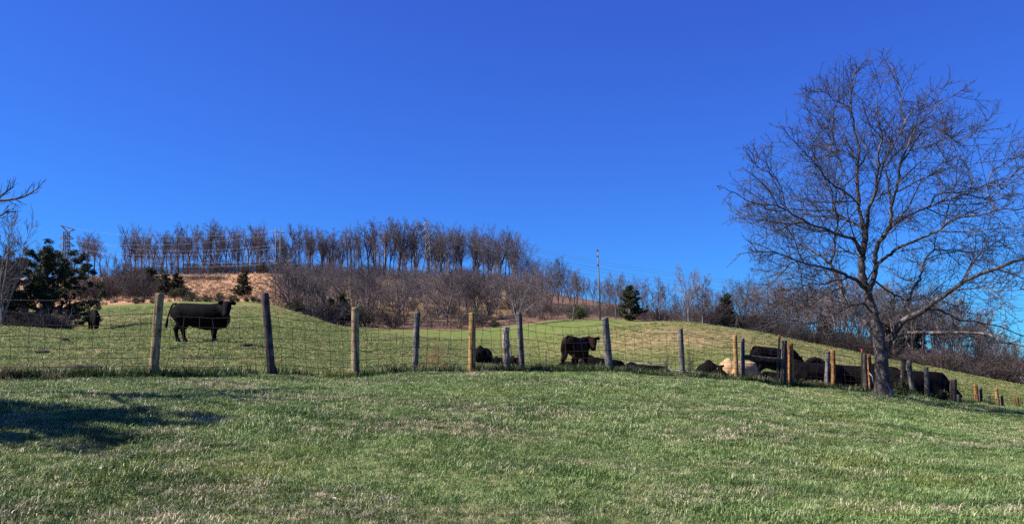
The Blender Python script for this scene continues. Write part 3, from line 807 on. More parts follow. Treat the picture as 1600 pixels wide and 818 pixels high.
co[:, :2] *= (1 + fl * 0.10 * np.sin(ang * 5 + 0.6) + 0.03 * np.sin(ang * 3 + co[:, 2] * 2))[:, None]
tm.vertices.foreach_set('co', co.ravel())
link('trunk', tm, M['hero_bark'], hero)
K = Tubes()
ENV_Z = np.array([EYE - (p - HZ) * HY / F for p in (620, 520, 480, 420, 350, 290, 250, 200, 150, 110, 85, 68)]) - hbase[2]
ENV_R = np.array([150, 215, 222, 238, 246, 252, 215, 172, 132, 88, 52, 14]) * HY / F * 1.05
axis = np.array(P(1374, 400, HY)) - hbase
def inside(p):
    if p[2] > ENV_Z[-1]: return 9.0
    return math.hypot(p[0] - axis[0], p[1] - axis[1]) / max(0.05, float(np.interp(p[2], ENV_Z, ENV_R)))
def fine_twigs(pts, L, r, n, lv, f0, bias):
    for k in range(n):
        f = f0 + (1 - f0) * (k + rngh.random()) / n
        p, t = at(pts, min(f, 1.0))
        ln = L * rngh.uniform(0.4, 1.3) * (1 - 0.25 * f)
        d = side_dir(rngh, t, rngh.uniform(0.6, 1.25)); d = unit(d + bias)
        e0, e1 = inside(p), inside(p + d * ln)
        if e0 > 8: ln *= 0.15
        elif e1 > 1.0 and e1 > e0: ln *= (0.3 if e1 > 8 else 0.6) if e0 < 0.97 else 0.38
        q = wander(rngh, p, d, ln, 3, 0.065, 0.03)
        K.add(q, np.linspace(r, r * 0.5, 4), 3)
        if lv: fine_twigs(q, ln * 0.52, max(r * 0.66, 0.0047), rngh.integers(4, 7), lv - 1, 0.12, bias * 0.6)
cen = np.array(P(1372, 400, HY)) - hbase
for li, (pl, d0, d1, r0, r1) in enumerate(LIMBS):
    q = catm(L3(pl, d0, d1) - hbase, 3)
    nq = len(q)
    q[1:-1] += rngh.normal(0, 0.012, (nq - 2, 3))
    rad = (r0 + (r1 - r0) * np.linspace(0, 1, nq) ** 0.85) * HY / F * 0.80
    rad = np.maximum(rad, 0.006)
    LT = Tubes(); LT.add(q, rad, 8 if r0 > 3 else 6)
    link('limb', LT.mesh('limb'), M['hero_bark'], hero)
    length = np.linalg.norm(np.diff(q, axis=0), axis=1).sum()
    outv = unit(q[-1] - cen) * np.array((0.28, 0.28, 0.22))
    f0 = 0.55 if li == 0 else 0.28 if r0 > 5 else 0.14
    fine_twigs(q, 1.3, 0.0092, int(length * 4.2 * (1 - f0)) + 4, 2, f0, outv * 0.8)
nbr = 0
for li, (pl, d0, d1, r0, r1) in enumerate(LIMBS):      # medium branches filling the crown to the front and back
    q = catm(L3(pl, d0, d1) - hbase, 3)
    length = np.linalg.norm(np.diff(q, axis=0), axis=1).sum()
    for k in range(int(length * 0.85) + 1):
        f = rngh.uniform(0.3 if r0 > 3 else 0.12, 0.85)
        p, t = at(q, f)
        if p[2] < 2.3: continue
        d = side_dir(rngh, t, rngh.uniform(0.6, 1.05)); d = unit(d + 0.35 * unit((p - cen) * np.array((1, 1, 0.3))) + np.array((0, rngh.normal(0, 0.25), -0.05)))
        ln = rngh.uniform(1.1, 2.3)
        while inside(p + d * ln) > 1.0 and ln > 0.5: ln *= 0.8
        w = wander(rngh, p, d, ln, 7, 0.11, 0.03)
        rb = min(0.024, 0.6 * (r0 + (r1 - r0) * f) * HY / F)
        LT = Tubes(); LT.add(w, np.linspace(max(rb, 0.012), 0.006, 8), 5)
        link('branch', LT.mesh('branch'), M['hero_bark'], hero); nbr += 1
        fine_twigs(w, 0.75, 0.0078, int(ln * 6) + 2, 1, 0.12, np.zeros(3))
crown = link('crown', K.mesh('crown'), M['hero_twig'], hero)
crown['label'] = 'mass of fine bare twigs filling the crown'

# ------------------------------------------------------------------ trees just outside the left edge (branch tips and lawn shadow)
lt = thing('bare_tree', 'bare branch tips of a tree reaching in at the upper left', 'tree', (-8.9, 9.6, h1(-8.9, 9.6)))
T = Tubes(); K = Tubes(); b0 = np.array(lt.location)
T.add(wander(np.random.default_rng(4), (0, 0, -0.3), (0.02, 0, 1), 6.5, 8, 0.03, 0.05), np.linspace(0.17, 0.04, 9), 8)
rngl = np.random.default_rng(5)
def lb(pl, Y, z0):
    q = [np.array((0.0, 0.0, z0))] + [np.array(P(a, b, Y)) - b0 for a, b in pl]
    q = catm(np.array(q), 3); T.add(q, np.interp(np.linspace(0, 1, len(q)), [0, .3, .55, 1], [0.05, 0.026, 0.015, 0.005]), 5); return q
for pl, z0 in (([(-120, 300), (-40, 312), (5, 313), (35, 308), (52, 299), (62, 291)], 2.2), ([(-80, 335), (-20, 322), (4, 304), (22, 291)], 2.0), ([(-90, 352), (-30, 348), (2, 336), (14, 328)], 1.8)):
    q = lb(pl, 9.6, z0)
    twigs(rngl, K, q, 11, 0.22, 0.005, 1, 0.45, (0.4, 0.8), 0.1, 0.1, 2)
for k in range(12):
    a = rngl.uniform(1.4, 5.0); q = wander(rngl, (0, 0, rngl.uniform(2.2, 5.6)), (math.cos(a), math.sin(a), 0.9), rngl.uniform(1.4, 2.6), 5, 0.1, 0.05)
    T.add(q, np.linspace(0.045, 0.012, 6), 5); twigs(rngl, K, q, 10, 0.8, 0.007, 1, 0.2, (0.5, 1.0), 0.12, 0.05, 4)
link('trunk', T.mesh('trunk'), M['grey_bark'], lt); link('crown', K.mesh('crown'), M['hero_twig'], lt)
NC = cedar_meshes(530, 5.1, 1.5, 1400, 0.07, 0.55, 0.05, 0.48)
nct = thing('cedar_tree', 'dark cedar just outside the left edge, throwing its shadow across the lawn', 'tree', (-8.6, 7.6, h1(-8.6, 7.6)))
link('trunk', NC[0], M['far_bark'], nct); link('crown', NC[1], M['cedar'], nct)

# ------------------------------------------------------------------ wire fence
def wood_mat(name, c1, c2, c3, knots=0.5):
    m, nt = newmat(name); n = NT(nt)
    v = n.mapping(n.obj(), (1, 1, 0.06))
    a = n.noise(v, 38, 5, 0.75); b = n.noise(n.obj(), 5.5, 4, 0.7, dist=0.6)
    crack = n.noise(n.mapping(n.obj(), (1, 1, 0.035)), 26, 2, 0.5)
    t = n.math('ADD', n.math('MULTIPLY', a, 0.5), n.math('MULTIPLY', b, 0.5))
    col = n.ramp(t, [(0.36, c1), (0.5, c2), (0.62, c3)])
    cr = n.ramp(crack, [(0.36, (1, 1, 1)), (0.42, (0, 0, 0))])
    kn = n.ramp(n.noise(n.mapping(n.obj(), (1, 1, 0.5)), 11, 2, 0.5), [(0.66, (0, 0, 0)), (0.74, (1, 1, 1))])
    col = n.mix(n.math('MULTIPLY', n.math('MAXIMUM', cr, kn), 0.75), col, tuple(x * 0.35 for x in c1))
    n.out(col, 0.88, bump=n.math('SUBTRACT', a, cr), bstr=1.0, bdist=0.012, spec=0.15)
    return m
WOOD = {'pale': wood_mat('pale_treated_wood', (0.10, 0.066, 0.036), (0.25, 0.175, 0.098), (0.40, 0.30, 0.185)),
        'yellow': wood_mat('tan_treated_wood', (0.12, 0.062, 0.022), (0.32, 0.19, 0.07), (0.44, 0.29, 0.125)),
        'orange': wood_mat('orange_brown_wood', (0.09, 0.04, 0.016), (0.26, 0.12, 0.048), (0.38, 0.20, 0.09)),
        'grey': wood_mat('weathered_grey_wood', (0.034, 0.03, 0.031), (0.105, 0.096, 0.094), (0.23, 0.215, 0.205)),
        'dark': wood_mat('dark_weathered_wood', (0.022, 0.018, 0.018), (0.062, 0.05, 0.048), (0.14, 0.115, 0.105)),
        'log': wood_mat('peeling_log', (0.03, 0.02, 0.018), (0.19, 0.15, 0.13), (0.50, 0.43, 0.37))}
def metal_mat(name, c, rough=0.5, metallic=0.8):
    m, nt = newmat(name); n = NT(nt)
    p = n.out(n.ramp(n.noise(n.obj(), 30, 3), [(0.3, tuple(x * 0.6 for x in c)), (0.7, c)]), rough)
    p.inputs['Metallic'].default_value = metallic
    return m
M['wire'] = metal_mat('rusty_fence_wire', (0.055, 0.04, 0.035), 0.7, 0.3)
M['galv'] = metal_mat('bright_barbed_wire', (0.16, 0.15, 0.15), 0.45, 0.4)
M['steel_post'] = metal_mat('dark_green_steel', (0.06, 0.062, 0.06), 0.6, 0.3)
M['red_paint'] = metal_mat('faded_red_paint', (0.42, 0.10, 0.07), 0.6, 0.0)
M['white_tube'] = metal_mat('white_painted_tube', (0.50, 0.50, 0.49), 0.5, 0.0)
M['pole_wood'] = wood_mat('utility_pole_wood', (0.09, 0.08, 0.075), (0.18, 0.16, 0.15), (0.30, 0.27, 0.25))
M['lattice'] = metal_mat('galvanised_lattice_steel', (0.30, 0.30, 0.31), 0.5, 0.4)
M['lattice_dark'] = metal_mat('weathered_lattice_steel', (0.10, 0.095, 0.095), 0.6, 0.3)
M['line'] = metal_mat('power_line_aluminium', (0.55, 0.56, 0.58), 0.35, 0.6)
M['line_dark'] = metal_mat('dark_power_line', (0.12, 0.12, 0.14), 0.6, 0.2)

def post_mesh(seed, base, top, r, rough=0.03, knob=0.0, sides=14, slant=0.0, bend=0.0):
    """round timber post: slightly uneven, checked, chamfered top"""
    rng = np.random.default_rng(seed)
    base = np.array(base); top = np.array(top); n = 14
    T = Tubes()
    f = np.concatenate([np.linspace(-0.12, 0.975, n - 2), [0.993, 1.0]])
    pts = base + np.outer(f, top - base)
    if bend: pts[:, 0] += bend * np.sin(np.clip(f, 0, 1) * math.pi)
    rad = r * (1.06 - 0.1 * np.clip(f, 0, 1)); rad[-2] *= 0.985; rad[-1] *= 0.86
    T.add(pts, rad, sides, cap=True)
    me = T.mesh('post')
    co = np.empty(len(me.vertices) * 3, np.float32); me.vertices.foreach_get('co', co); co = co.reshape(-1, 3)
    ph = rng.uniform(0, 6.28, 4)
    for i in range(n):
        sl = slice(i * sides, (i + 1) * sides); c = pts[i]
        th = np.arange(sides) * 2 * math.pi / sides
        amp = 1 + rough * np.sin(2 * th + ph[0]) + rough * 0.8 * np.sin(3 * th + ph[1] + f[i] * 2) + rng.normal(0, rough * 0.5, sides)
        if knob: amp = amp + knob * rng.choice([0, 0, 0, 1], sides) * rng.uniform(0.3, 1, sides) + knob * 0.4 * math.sin(f[i] * 17 + ph[2])
        co[sl] = c + (co[sl] - c) * amp[:, None]
    top_sl = slice((n - 2) * sides, n * sides)
    co[top_sl, 2] += slant * (co[top_sl, 0] - top[0])
    me.vertices.foreach_set('co', co.ravel())
    return me
POSTS = [ # bottom px, top px, top row, width px, wood, label
 (239, 250, 458, 15.5, 'pale', 'pale timber post leaning right at the far left'),
 (424, 414, 457, 13.5, 'dark', 'dark weathered post leaning left'),
 (555, 555, 480, 14.5, 'pale', 'thick pale post with square cut top and bark-flaked face'),
 (648, 652, 487, 11, 'grey', 'grey post beside the dry bush'),
 (737, 738, 488, 12.5, 'yellow', 'bright tan round post'),
 (792, 790, 511, 11.5, 'log', 'short knobby log post with peeling bark'),
 (816, 811, 488, 9.5, 'grey', 'slim grey post next to the knobby log'),
 (953, 945, 496, 12.5, 'grey', 'grey post leaning left beside the brown calf'),
 (1067, 1063, 513, 9, 'grey', 'grey post among tall weeds'),
 (1151, 1148, 523, 7.5, 'yellow', 'slim tan post at the left of the brace'),
 (1161, 1160, 528, 8, 'grey', 'grey left post of the rail brace'),
 (1224, 1226, 531, 9, 'dark', 'dark right post of the rail brace'),
 (1236, 1235, 536, 10, 'orange', 'stout orange-brown post right of the brace'),
 (1291, 1294, 548, 7.5, 'grey', 'grey post of the pair left of the big tree'),
 (1303, 1301, 546, 8, 'orange', 'orange-brown post of the pair left of the big tree'),
 (1353, 1351, 552, 7, 'dark', 'dark thin post just left of the tree trunk'),
 (1362, 1357, 553, 8, 'orange', 'orange-brown post against the tree trunk'),
 (1409, 1412, 560, 8, 'dark', 'dark post just right of the tree trunk'),
 (1429, 1421, 562, 8, 'grey', 'bent grey post right of the tree trunk'),
 (1449, 1447, 573, 7.5, 'grey', 'slim grey post beside the hindmost lying cow'),
 (1489, 1490, 592, 11, 'dark', 'thick brown post beside the small dark shrub'),
 (1500, 1497, 616, 5.5, 'grey', 'short grey stub at the thick brown post'),
 (1527, 1524, 600, 6.5, 'orange', 'orange-brown post down the slope'),
 (1533, 1532, 605, 5.5, 'grey', 'grey post paired with the orange-brown one down the slope'),
 (1547, 1544, 618, 5, 'grey', 'short pale stub between the post pairs'),
 (1560, 1556, 606, 6.5, 'yellow', 'tan post leaning left down the slope'),
 (1566, 1565, 618, 5.5, 'grey', 'short grey post paired with the leaning tan one'),
 (1590, 1588, 619, 6.5, 'orange', 'last orange-brown post before the right edge'),
]
fence = thing('wire_fence', 'long woven wire fence on mixed timber posts between lawn and pasture', 'fence', (0, 17.04, h1(0, 17.04)))
fb = Vector(fence.location)
nodes = []
for i, (pb, pt, ty, w, wood, lab) in enumerate(POSTS):
    u = (pb - 800) / F; Y = 17.04 / (1 - 0.568 * u)
    if wood in ('dark',) and pb in (1409,): Y += 0.8
    b = Vector((u * Y, Y, h1(u * Y, Y)))
    t = P(pt, ty, Y)
    r = w / 2 * 0.9 * Y / F
    me = post_mesh(600 + i, b - fb, t - fb, r, 0.035 if wood != 'pale' else 0.03, 0.30 if wood == 'log' else 0.0, 14, rg.uniform(-0.15, 0.15), -0.05 if pb == 1429 else 0)
    o = link('post', me, WOOD[wood], fence)
    o['label'] = lab
    nodes.append((b - fb, t - fb, r))
# dead limb leaning on the orange post, small broken stake by the dark post
T = Tubes(); Yb = 17.04 / (1 - 0.568 * (430 - 800) / F)
b = G(432, Yb); T.add([b - fb - Vector((0, 0, .1)), P(430, 574, Yb) - fb, P(427, 570, Yb) - fb], [0.035, 0.03, 0.018], 7, cap=True)
o = link('stake', T.mesh('stake'), WOOD['dark'], fence); o['label'] = 'short broken stake at the foot of the dark leaning post'
# H brace rail and diagonal tie
Y1 = 17.04 / (1 - 0.568 * (1161 - 800) / F); Y2 = 17.04 / (1 - 0.568 * (1224 - 800) / F)
T = Tubes(); a = P(1162, 557.5, Y1) - fb; c = P(1226, 563, Y2) - fb
T.add([a + (c - a) * k for k in (0, .25, .5, .75, 1)], [0.062, 0.066, 0.06, 0.063, 0.058], 10, cap=True)
o = link('brace_rail', T.mesh('brace_rail'), WOOD['dark'], fence); o['label'] = 'dark horizontal rail bracing two posts'
T = Tubes(); T.add([P(1162, 536, Y1) - fb, P(1176, 548, Y1 + .25) - fb, P(1224, 596, Y2) - fb], [0.004] * 3, 4)
link('tie_wire', T.mesh('tie_wire'), M['wire'], fence)
for pb, pt, ty in ((1215, 1219, 523), (1347, 1347, 545)):       # steel T posts with painted tips
    Y = 17.04 / (1 - 0.568 * (pb - 800) / F) - 0.05
    b = G(pb, Y) - fb; t = P(pt, ty, Y) - fb
    d = t - b
    bm = bmesh.new()
    for (sx, sy, ox, oy) in ((0.045, 0.008, 0, 0), (0.008, 0.04, 0, 0.024)):
        m4 = Matrix.Translation((ox, oy, 0.5)) @ Matrix.Diagonal((sx, sy, 0.92, 1))
        bmesh.ops.create_cube(bm, size=1, matrix=m4)
    for k in range(14):
        bmesh.ops.create_cube(bm, size=1, matrix=Matrix.Translation((0, -0.009, 0.1 + k * 0.06)) @ Matrix.Diagonal((0.02, 0.01, 0.014, 1)))
    q = d.to_track_quat('Z', 'Y').to_matrix().to_4x4()
    bm.transform(Matrix.Translation(b) @ q @ Matrix.Diagonal((1, 1, d.length, 1)))
    me = bpy.data.meshes.new('steel_post'); bm.to_mesh(me); bm.free()
    sp = link('steel_post', me, M['steel_post'], fence)
    bm = bmesh.new(); bmesh.ops.create_cube(bm, size=1, matrix=Matrix.Translation((0, 0.012, 0.965)) @ Matrix.Diagonal((0.052, 0.05, 0.09, 1)))
    bm.transform(Matrix.Translation(b) @ q @ Matrix.Diagonal((1, 1, d.length, 1)))
    me = bpy.data.meshes.new('painted_tip'); bm.to_mesh(me); bm.free()
    link('painted_tip', me, M['red_paint'], sp)
# pale pipe beside the brace, broken white strip on the orange post
T = Tubes(); Yp = Y2 - 0.1; T.add([G(1221, Yp) - fb, P(1223, 532, Yp) - fb], [0.028, 0.028], 8, cap=True); link('pipe', T.mesh('pipe'), WOOD['grey'], fence)
Yp = 17.04 / (1 - 0.568 * (1362 - 800) / F) - 0.16
T = Tubes(); T.add([P(1358, 582, Yp) - fb, P(1363, 588, Yp) - fb, P(1365, 601, Yp) - fb], [0.012, 0.02, 0.012], 6, cap=True)
o = link('loose_strip', T.mesh('loose_strip'), M['white_tube'], fence); o['label'] = 'white strip hanging on the orange-brown post'

rngw = np.random.default_rng(9)
def gz(p): return h1(p[0] + fb.x, p[1] + fb.y) - fb.z
main = [0, 1, 2, 3, 4, 6, 7, 8, 10, 12, 14, 16, 18, 20, 22, 25, 27]
sup = [(np.array(nodes[i][0]), np.array(nodes[i][1])) for i in main]
def extra(X):
    Y = fenceY(X); b = Vector((X, Y, h1(X, Y))) - fb
    return (np.array(b), np.array(b + Vector((0, 0, 1.3))))
sup = [extra(-11.0), extra(-8.4)] + sup + [extra(19.5)]
for i in (0, 1, -1):
    b, t = sup[i]
    me = post_mesh(690 + i, b, t, 0.07); link('post', me, WOOD['grey'], fence)
LV = [0.05, 0.19, 0.34, 0.51, 0.70, 0.90, 1.08]
for si in range(len(sup) - 1):
    (b0_, t0_), (b1_, t1_) = sup[si], sup[si + 1]
    span = np.linalg.norm(b1_ - b0_)
    nseg = max(4, int(span / 0.22))
    W = Tubes()
    h0 = min(1.0, (t0_[2] - b0_[2] - 0.10) / 1.08); hh1 = min(1.0, (t1_[2] - b1_[2] - 0.10) / 1.08)
    fr = np.linspace(0, 1, nseg + 1)
    sagw = rngw.uniform(0.02, 0.07); lean = rngw.uniform(-0.05, 0.05)
    bow = rngw.normal(0, 0.012, (len(LV), nseg + 1)); bow[:, 0] = 0; bow[:, -1] = 0
    def wp(k, j):
        f = fr[j]
        ax0 = b0_ + (t0_ - b0_) * min(1, LV[k] * h0 / max(.2, (t0_[2] - b0_[2])))
        ax1 = b1_ + (t1_ - b1_) * min(1, LV[k] * hh1 / max(.2, (t1_[2] - b1_[2])))
        p = ax0 * (1 - f) + ax1 * f
        z = gz(p) + LV[k] * (h0 * (1 - f) + hh1 * f) - sagw * math.sin(f * math.pi) * LV[k] + bow[k, j] * 0.5
        return np.array((p[0] + bow[k, j] * LV[k] * 1.4 + lean * math.sin(f * math.pi) * LV[k], p[1] - 0.085 + 0.02 * LV[k], z))
    gridp = [[wp(k, j) for j in range(nseg + 1)] for k in range(len(LV))]
    for k in range(len(LV)):
        W.add(gridp[k], [0.0050 if k < len(LV) - 1 else 0.0056] * (nseg + 1), 3)
    for j in range(nseg + 1):
        col = [gridp[k][j] + np.array((rngw.normal(0, 0.006), 0, 0)) for k in range(len(LV))]
        W.add(col, [0.0043] * len(LV), 3)
    o = link('wire_mesh', W.mesh('wire_mesh'), M['wire'], fence); o['kind'] = 'stuff'
    # barbed strand near the post tops
    if si < 12:
        B = Tubes()
        p0 = b0_ + (t0_ - b0_) * 0.955; p1 = b1_ + (t1_ - b1_) * 0.955
        q = [p0 * (1 - f) + p1 * f + np.array((0, -0.08, -0.05 * math.sin(f * math.pi))) for f in fr]
        B.add(q, [0.004] * len(q), 3)
        for f in np.arange(0.06, 1, 0.13 / span * 1.6):
            c = p0 * (1 - f) + p1 * f + np.array((0, -0.08, -0.05 * math.sin(f * math.pi)))
            B.add([c + np.array((-.01, 0, -.014)), c + np.array((.01, 0, .014))], [0.003, 0.003], 3)
        link('barbed_strand', B.mesh('barbed_strand'), M['galv'] if si in (0, 1, 2) else M['wire'], fence)

# ------------------------------------------------------------------ far field fence of steel posts, white tube gate
ff = thing('field_fence', 'thin wire fence on small steel posts crossing the middle pasture', 'fence', G(800, 44))
o0 = Vector(ff.location); tops = []
for px, Y, hp in ((580, 58, 20), (619, 55, 21), (655, 53, 22), (700, 51, 24), (748, 49, 24), (798, 47, 26), (853, 45, 27), (905, 43, 28), (940, 41, 29), (969, 39, 32)):
    b = G(px, Y); hgt = hp * Y / F; T = Tubes()
    T.add([b - o0 - Vector((0, 0, .2)), b - o0 + Vector((0.01, 0, hgt))], [0.03, 0.028], 6, cap=True)
    link('post', T.mesh('post'), WOOD['dark'] if px % 2 else WOOD['grey'], ff); tops.append((b - o0, hgt))
for f in (0.45, 0.9):
    T = Tubes(); q = [b + Vector((0, 0, hh * f)) for b, hh in tops]; T.add([np.array(a) for a in q], [0.006] * len(q), 3)
    link('strand', T.mesh('strand'), M['wire'], ff)
gate = thing('tube_gate', 'white tubular field gate behind a lying black cow', 'gate', G(1005, 36))
g0 = Vector(gate.location)
GL, GR = P(974, 566, 36) - g0, P(1046, 568, 35.6) - g0
ht = GL.z + 0.0
T = Tubes(); lo = -0.0
fr = [GL + Vector((0.0, 0, -0.9)), GL + Vector((0, 0, -0.08)), GL + Vector((0.08, 0, 0)), GR + Vector((-0.08, 0, 0)), GR + Vector((0, 0, -0.08)), GR + Vector((0, 0, -0.9)), GL + Vector((0.0, 0, -0.9))]
T.add([np.array(a) for a in fr], [0.013] * 7, 8); link('frame', T.mesh('frame'), M['white_tube'], gate)
for dz in (-0.19, -0.38, -0.6):
    T = Tubes(); T.add([np.array(GL + Vector((0, 0, dz))), np.array(GR + Vector((0, 0, dz)))], [0.010, 0.010], 8); link('rail', T.mesh('rail'), M['white_tube'], gate)
for f in (0.33, 0.64):
    c = GL.lerp(GR, f); T = Tubes(); T.add([np.array(c), np.array(c + Vector((0, 0, -0.9)))], [0.010, 0.010], 8); link('upright', T.mesh('upright'), M['white_tube'], gate)
T = Tubes(); T.add([np.array(G(970, 36) - g0), np.array(P(970, 563, 36) - g0)], [0.06, 0.055], 9, cap=True); link('gate_post', T.mesh('gate_post'), WOOD['dark'], gate)
rl = thing('pipe_rail', 'thin white pipe rail between the gate and the lying black cattle', 'fence', G(1070, 34))
r0_ = Vector(rl.location); T = Tubes(); T.add([np.array(P(1046, 577, 35) - r0_), np.array(P(1094, 581, 33) - r0_)], [0.02, 0.02], 6, cap=True)
link('rail', T.mesh('rail'), M['white_tube'], rl)
for px, py, Y in ((1047, 577, 35), (1093, 581, 33)):
    T = Tubes(); T.add([np.array(G(px, Y) - r0_), np.array(P(px, py - 1, Y) - r0_)], [0.03, 0.03], 6, cap=True); link('post', T.mesh('post'), WOOD['grey'], rl)

# ------------------------------------------------------------------ pylons, poles and power lines
def lattice(name, label, px, Y, top, wtop, wbase, arms, mat, head=False, r=0.09):
    b = G(px, Y); o = thing(name, label, 'pylon', b)
    Ht = EYE - (top - HZ) * Y / F - b.z
    T = Tubes()
    nb = 9
    def cor(i, f):
        w = wbase + (wtop - wbase) * min(1, f * 1.35)
        sx, sy = ((-1, -1), (1, -1), (1, 1), (-1, 1))[i % 4]
        return np.array((sx * w / 2, sy * w / 2, f * Ht))
    for i in range(4): T.add([cor(i, f) for f in np.linspace(-0.02, 1, 12)], [r * 1.3] * 12, 4)
    link('legs', T.mesh('legs'), mat, o)
    T = Tubes()
    for k in range(nb):
        f0, f1 = k / nb, (k + 1) / nb
        for i in range(4):
            T.add([cor(i, f0), cor(i + 1, f1)], [r * .7] * 2, 3); T.add([cor(i + 1, f0), cor(i, f1)], [r * .7] * 2, 3); T.add([cor(i, f1), cor(i + 1, f1)], [r * .6] * 2, 3)
    link('bracing', T.mesh('bracing'), mat, o)
    tips = []
    for f, half in arms:
        T = Tubes()
        for sgn in (-1, 1):
            e = np.array((sgn * half, 0, f * Ht)); tips.append(np.array(b) + e)
            for yy in (-wtop / 2, wtop / 2):
                T.add([np.array((0, yy, f * Ht)), e], [r] * 2, 3); T.add([np.array((sgn * wtop / 2, yy, f * Ht + 1.1)), e], [r] * 2, 3)
        link('cross_arm', T.mesh('cross_arm'), mat, o)
    if head:
        T = Tubes()
        pts = [np.array(P(a, c, Y)) - np.array(b) for a, c in ((95, 352), (116, 358), (106, 362.5))]
        for i in range(3):
            T.add([pts[i], pts[(i + 1) % 3]], [r * 1.3] * 2, 4)
        T.add([pts[2], np.array((0, 0, Ht))], [r * 2] * 2, 4); T.add([pts[0] + np.array((0, .8, 0)), pts[2]], [r] * 2, 3); T.add([pts[1] + np.array((0, .8, 0)), pts[2]], [r] * 2, 3)
        link('head_frame', T.mesh('head_frame'), mat, o)
        tips += [np.array(b) + p for p in pts[:2]]
    return tips
tipsL = lattice('lattice_pylon', 'dark lattice steel pylon with a triangular head above the left trees', 104, 225, 362, 1.1, 2.6, [(0.86, 1.9), (0.72, 2.2), (0.58, 2.4)], M['lattice_dark'], True)
tipsR = lattice('lattice_pylon', 'slender silver lattice pylon standing among the ridge trees', 668, 268, 345, 0.8, 3.2, [(0.93, 1.6), (0.82, 1.9), (0.71, 1.6)], M['lattice'], False, 0.034)
poles = thing('utility_pole', 'pair of weathered wooden utility poles with crossarms on the tan slope', 'utility pole', G(434, 150))
pb0 = Vector(poles.location)
for px, top in ((430.5, 357), (437.5, 355)):
    b = G(px, 150); T = Tubes(); T.add([np.array(b - pb0) - np.array((0, 0, 1)), np.array(P(px + 0.6, top, 150) - pb0)], [0.12, 0.085], 10, cap=True)
    link('pole', T.mesh('pole'), M['pole_wood'], poles)
hooks = []
for py in (362, 384, 408):
    T = Tubes(); a = P(423, py - 1, 150) - pb0; c = P(445, py + 2, 150) - pb0
    T.add([np.array(a), np.array(c)], [0.06, 0.06], 4, cap=True); link('crossarm', T.mesh('crossarm'), M['pole_wood'], poles)
    hooks += [np.array(a + pb0), np.array(c + pb0)]
pole = thing('utility_pole', 'single tall pale utility pole on the crest right of centre', 'utility pole', G(938, 116))
p0_ = Vector(pole.location); T = Tubes(); T.add([np.array((0, 0, -.6)), np.array(P(936, 440, 116) - p0_), np.array(P(934, 390, 116) - p0_)], [0.125, 0.10, 0.078], 12, cap=True)
link('pole', T.mesh('pole'), M['pole_wood'], pole)
for py in (391, 400, 414):
    T = Tubes(); c = P(934.2 + (py - 390) * 0.03, py, 116) - p0_
    T.add([np.array(c + Vector((-0.28, -0.05, 0.05))), np.array(c + Vector((-0.1, -.05, 0.02))), np.array(c + Vector((0.05, -.05, 0)))], [0.07, 0.09, 0.05], 7, cap=True)
    link('insulator', T.mesh('insulator'), M['lattice_dark'], pole)
def span_wire(a, b, sag, r, mat, label, grp):
    a = np.array(a); b = np.array(b); f = np.linspace(0, 1, 28)
    q = a + np.outer(f, b - a); q[:, 2] -= sag * 4 * f * (1 - f)
    o0 = q[0].copy(); T = Tubes(); T.add(q - o0, [r] * 28, 4)
    o = link('power_line', T.mesh('power_line'), mat); o.location = o0
    tag(o, label, 'power line', grp)
for i, (tp_, hk, name) in enumerate(((6, 0, 'topmost'), (0, 1, 'second'), (1, 2, 'third'), (2, 3, 'fourth'), (3, 4, 'fifth'), (5, 5, 'lowest'))):
    span_wire(tipsL[tp_], hooks[hk], 2.0, 0.012, M['line'], f'{name} power line sagging from the left pylon to the twin poles', 'power lines left of the twin poles')
for i, (tp_, dy, name) in enumerate(((1, 0, 'topmost'), (0, 8, 'second'), (3, 16, 'third'), (2, 26, 'fourth'), (5, 36, 'lowest'))):
    span_wire(tipsR[tp_], P(1750, 470 + dy, 200), 6.5, 0.032, M['line_dark'], f'{name} power line falling right from the silver pylon across the sky', 'power lines right of the ridge')

# ------------------------------------------------------------------ cattle
def hide_mat(name, c1, c2, c3):
    m, nt = newmat(name); n = NT(nt)
    a = n.noise(n.obj(), 3.2, 4, 0.6); f = n.noise(n.mapping(n.obj(), (0.5, 1, 1)), 45, 2, 0.6)
    t = n.math('ADD', n.math('MULTIPLY', a, 0.7), n.math('MULTIPLY', f, 0.3))
    n.out(n.ramp(t, [(0.35, c1), (0.52, c2), (0.7, c3)]), 0.8, bump=f, bstr=0.6, bdist=0.02, spec=0.06)
    return m
HIDE = {'black': hide_mat('black_hide', (0.0022, 0.0016, 0.0020), (0.0040, 0.0030, 0.0036), (0.010, 0.0070, 0.0078)),
        'brown': hide_mat('dark_red_brown_hide', (0.004, 0.0022, 0.0020), (0.014, 0.0060, 0.0045), (0.050, 0.020, 0.012)),
        'cream': hide_mat('cream_hide', (0.30, 0.175, 0.08), (0.48, 0.31, 0.165), (0.62, 0.45, 0.28))}
M['eye'] = metal_mat('wet_black_eye', (0.01, 0.008, 0.007), 0.15, 0)
M['hoof'] = metal_mat('dark_hoof', (0.02, 0.017, 0.015), 0.6, 0)
M['ear_tag'] = metal_mat('white_plastic_tag', (0.8, 0.78, 0.72), 0.5, 0)

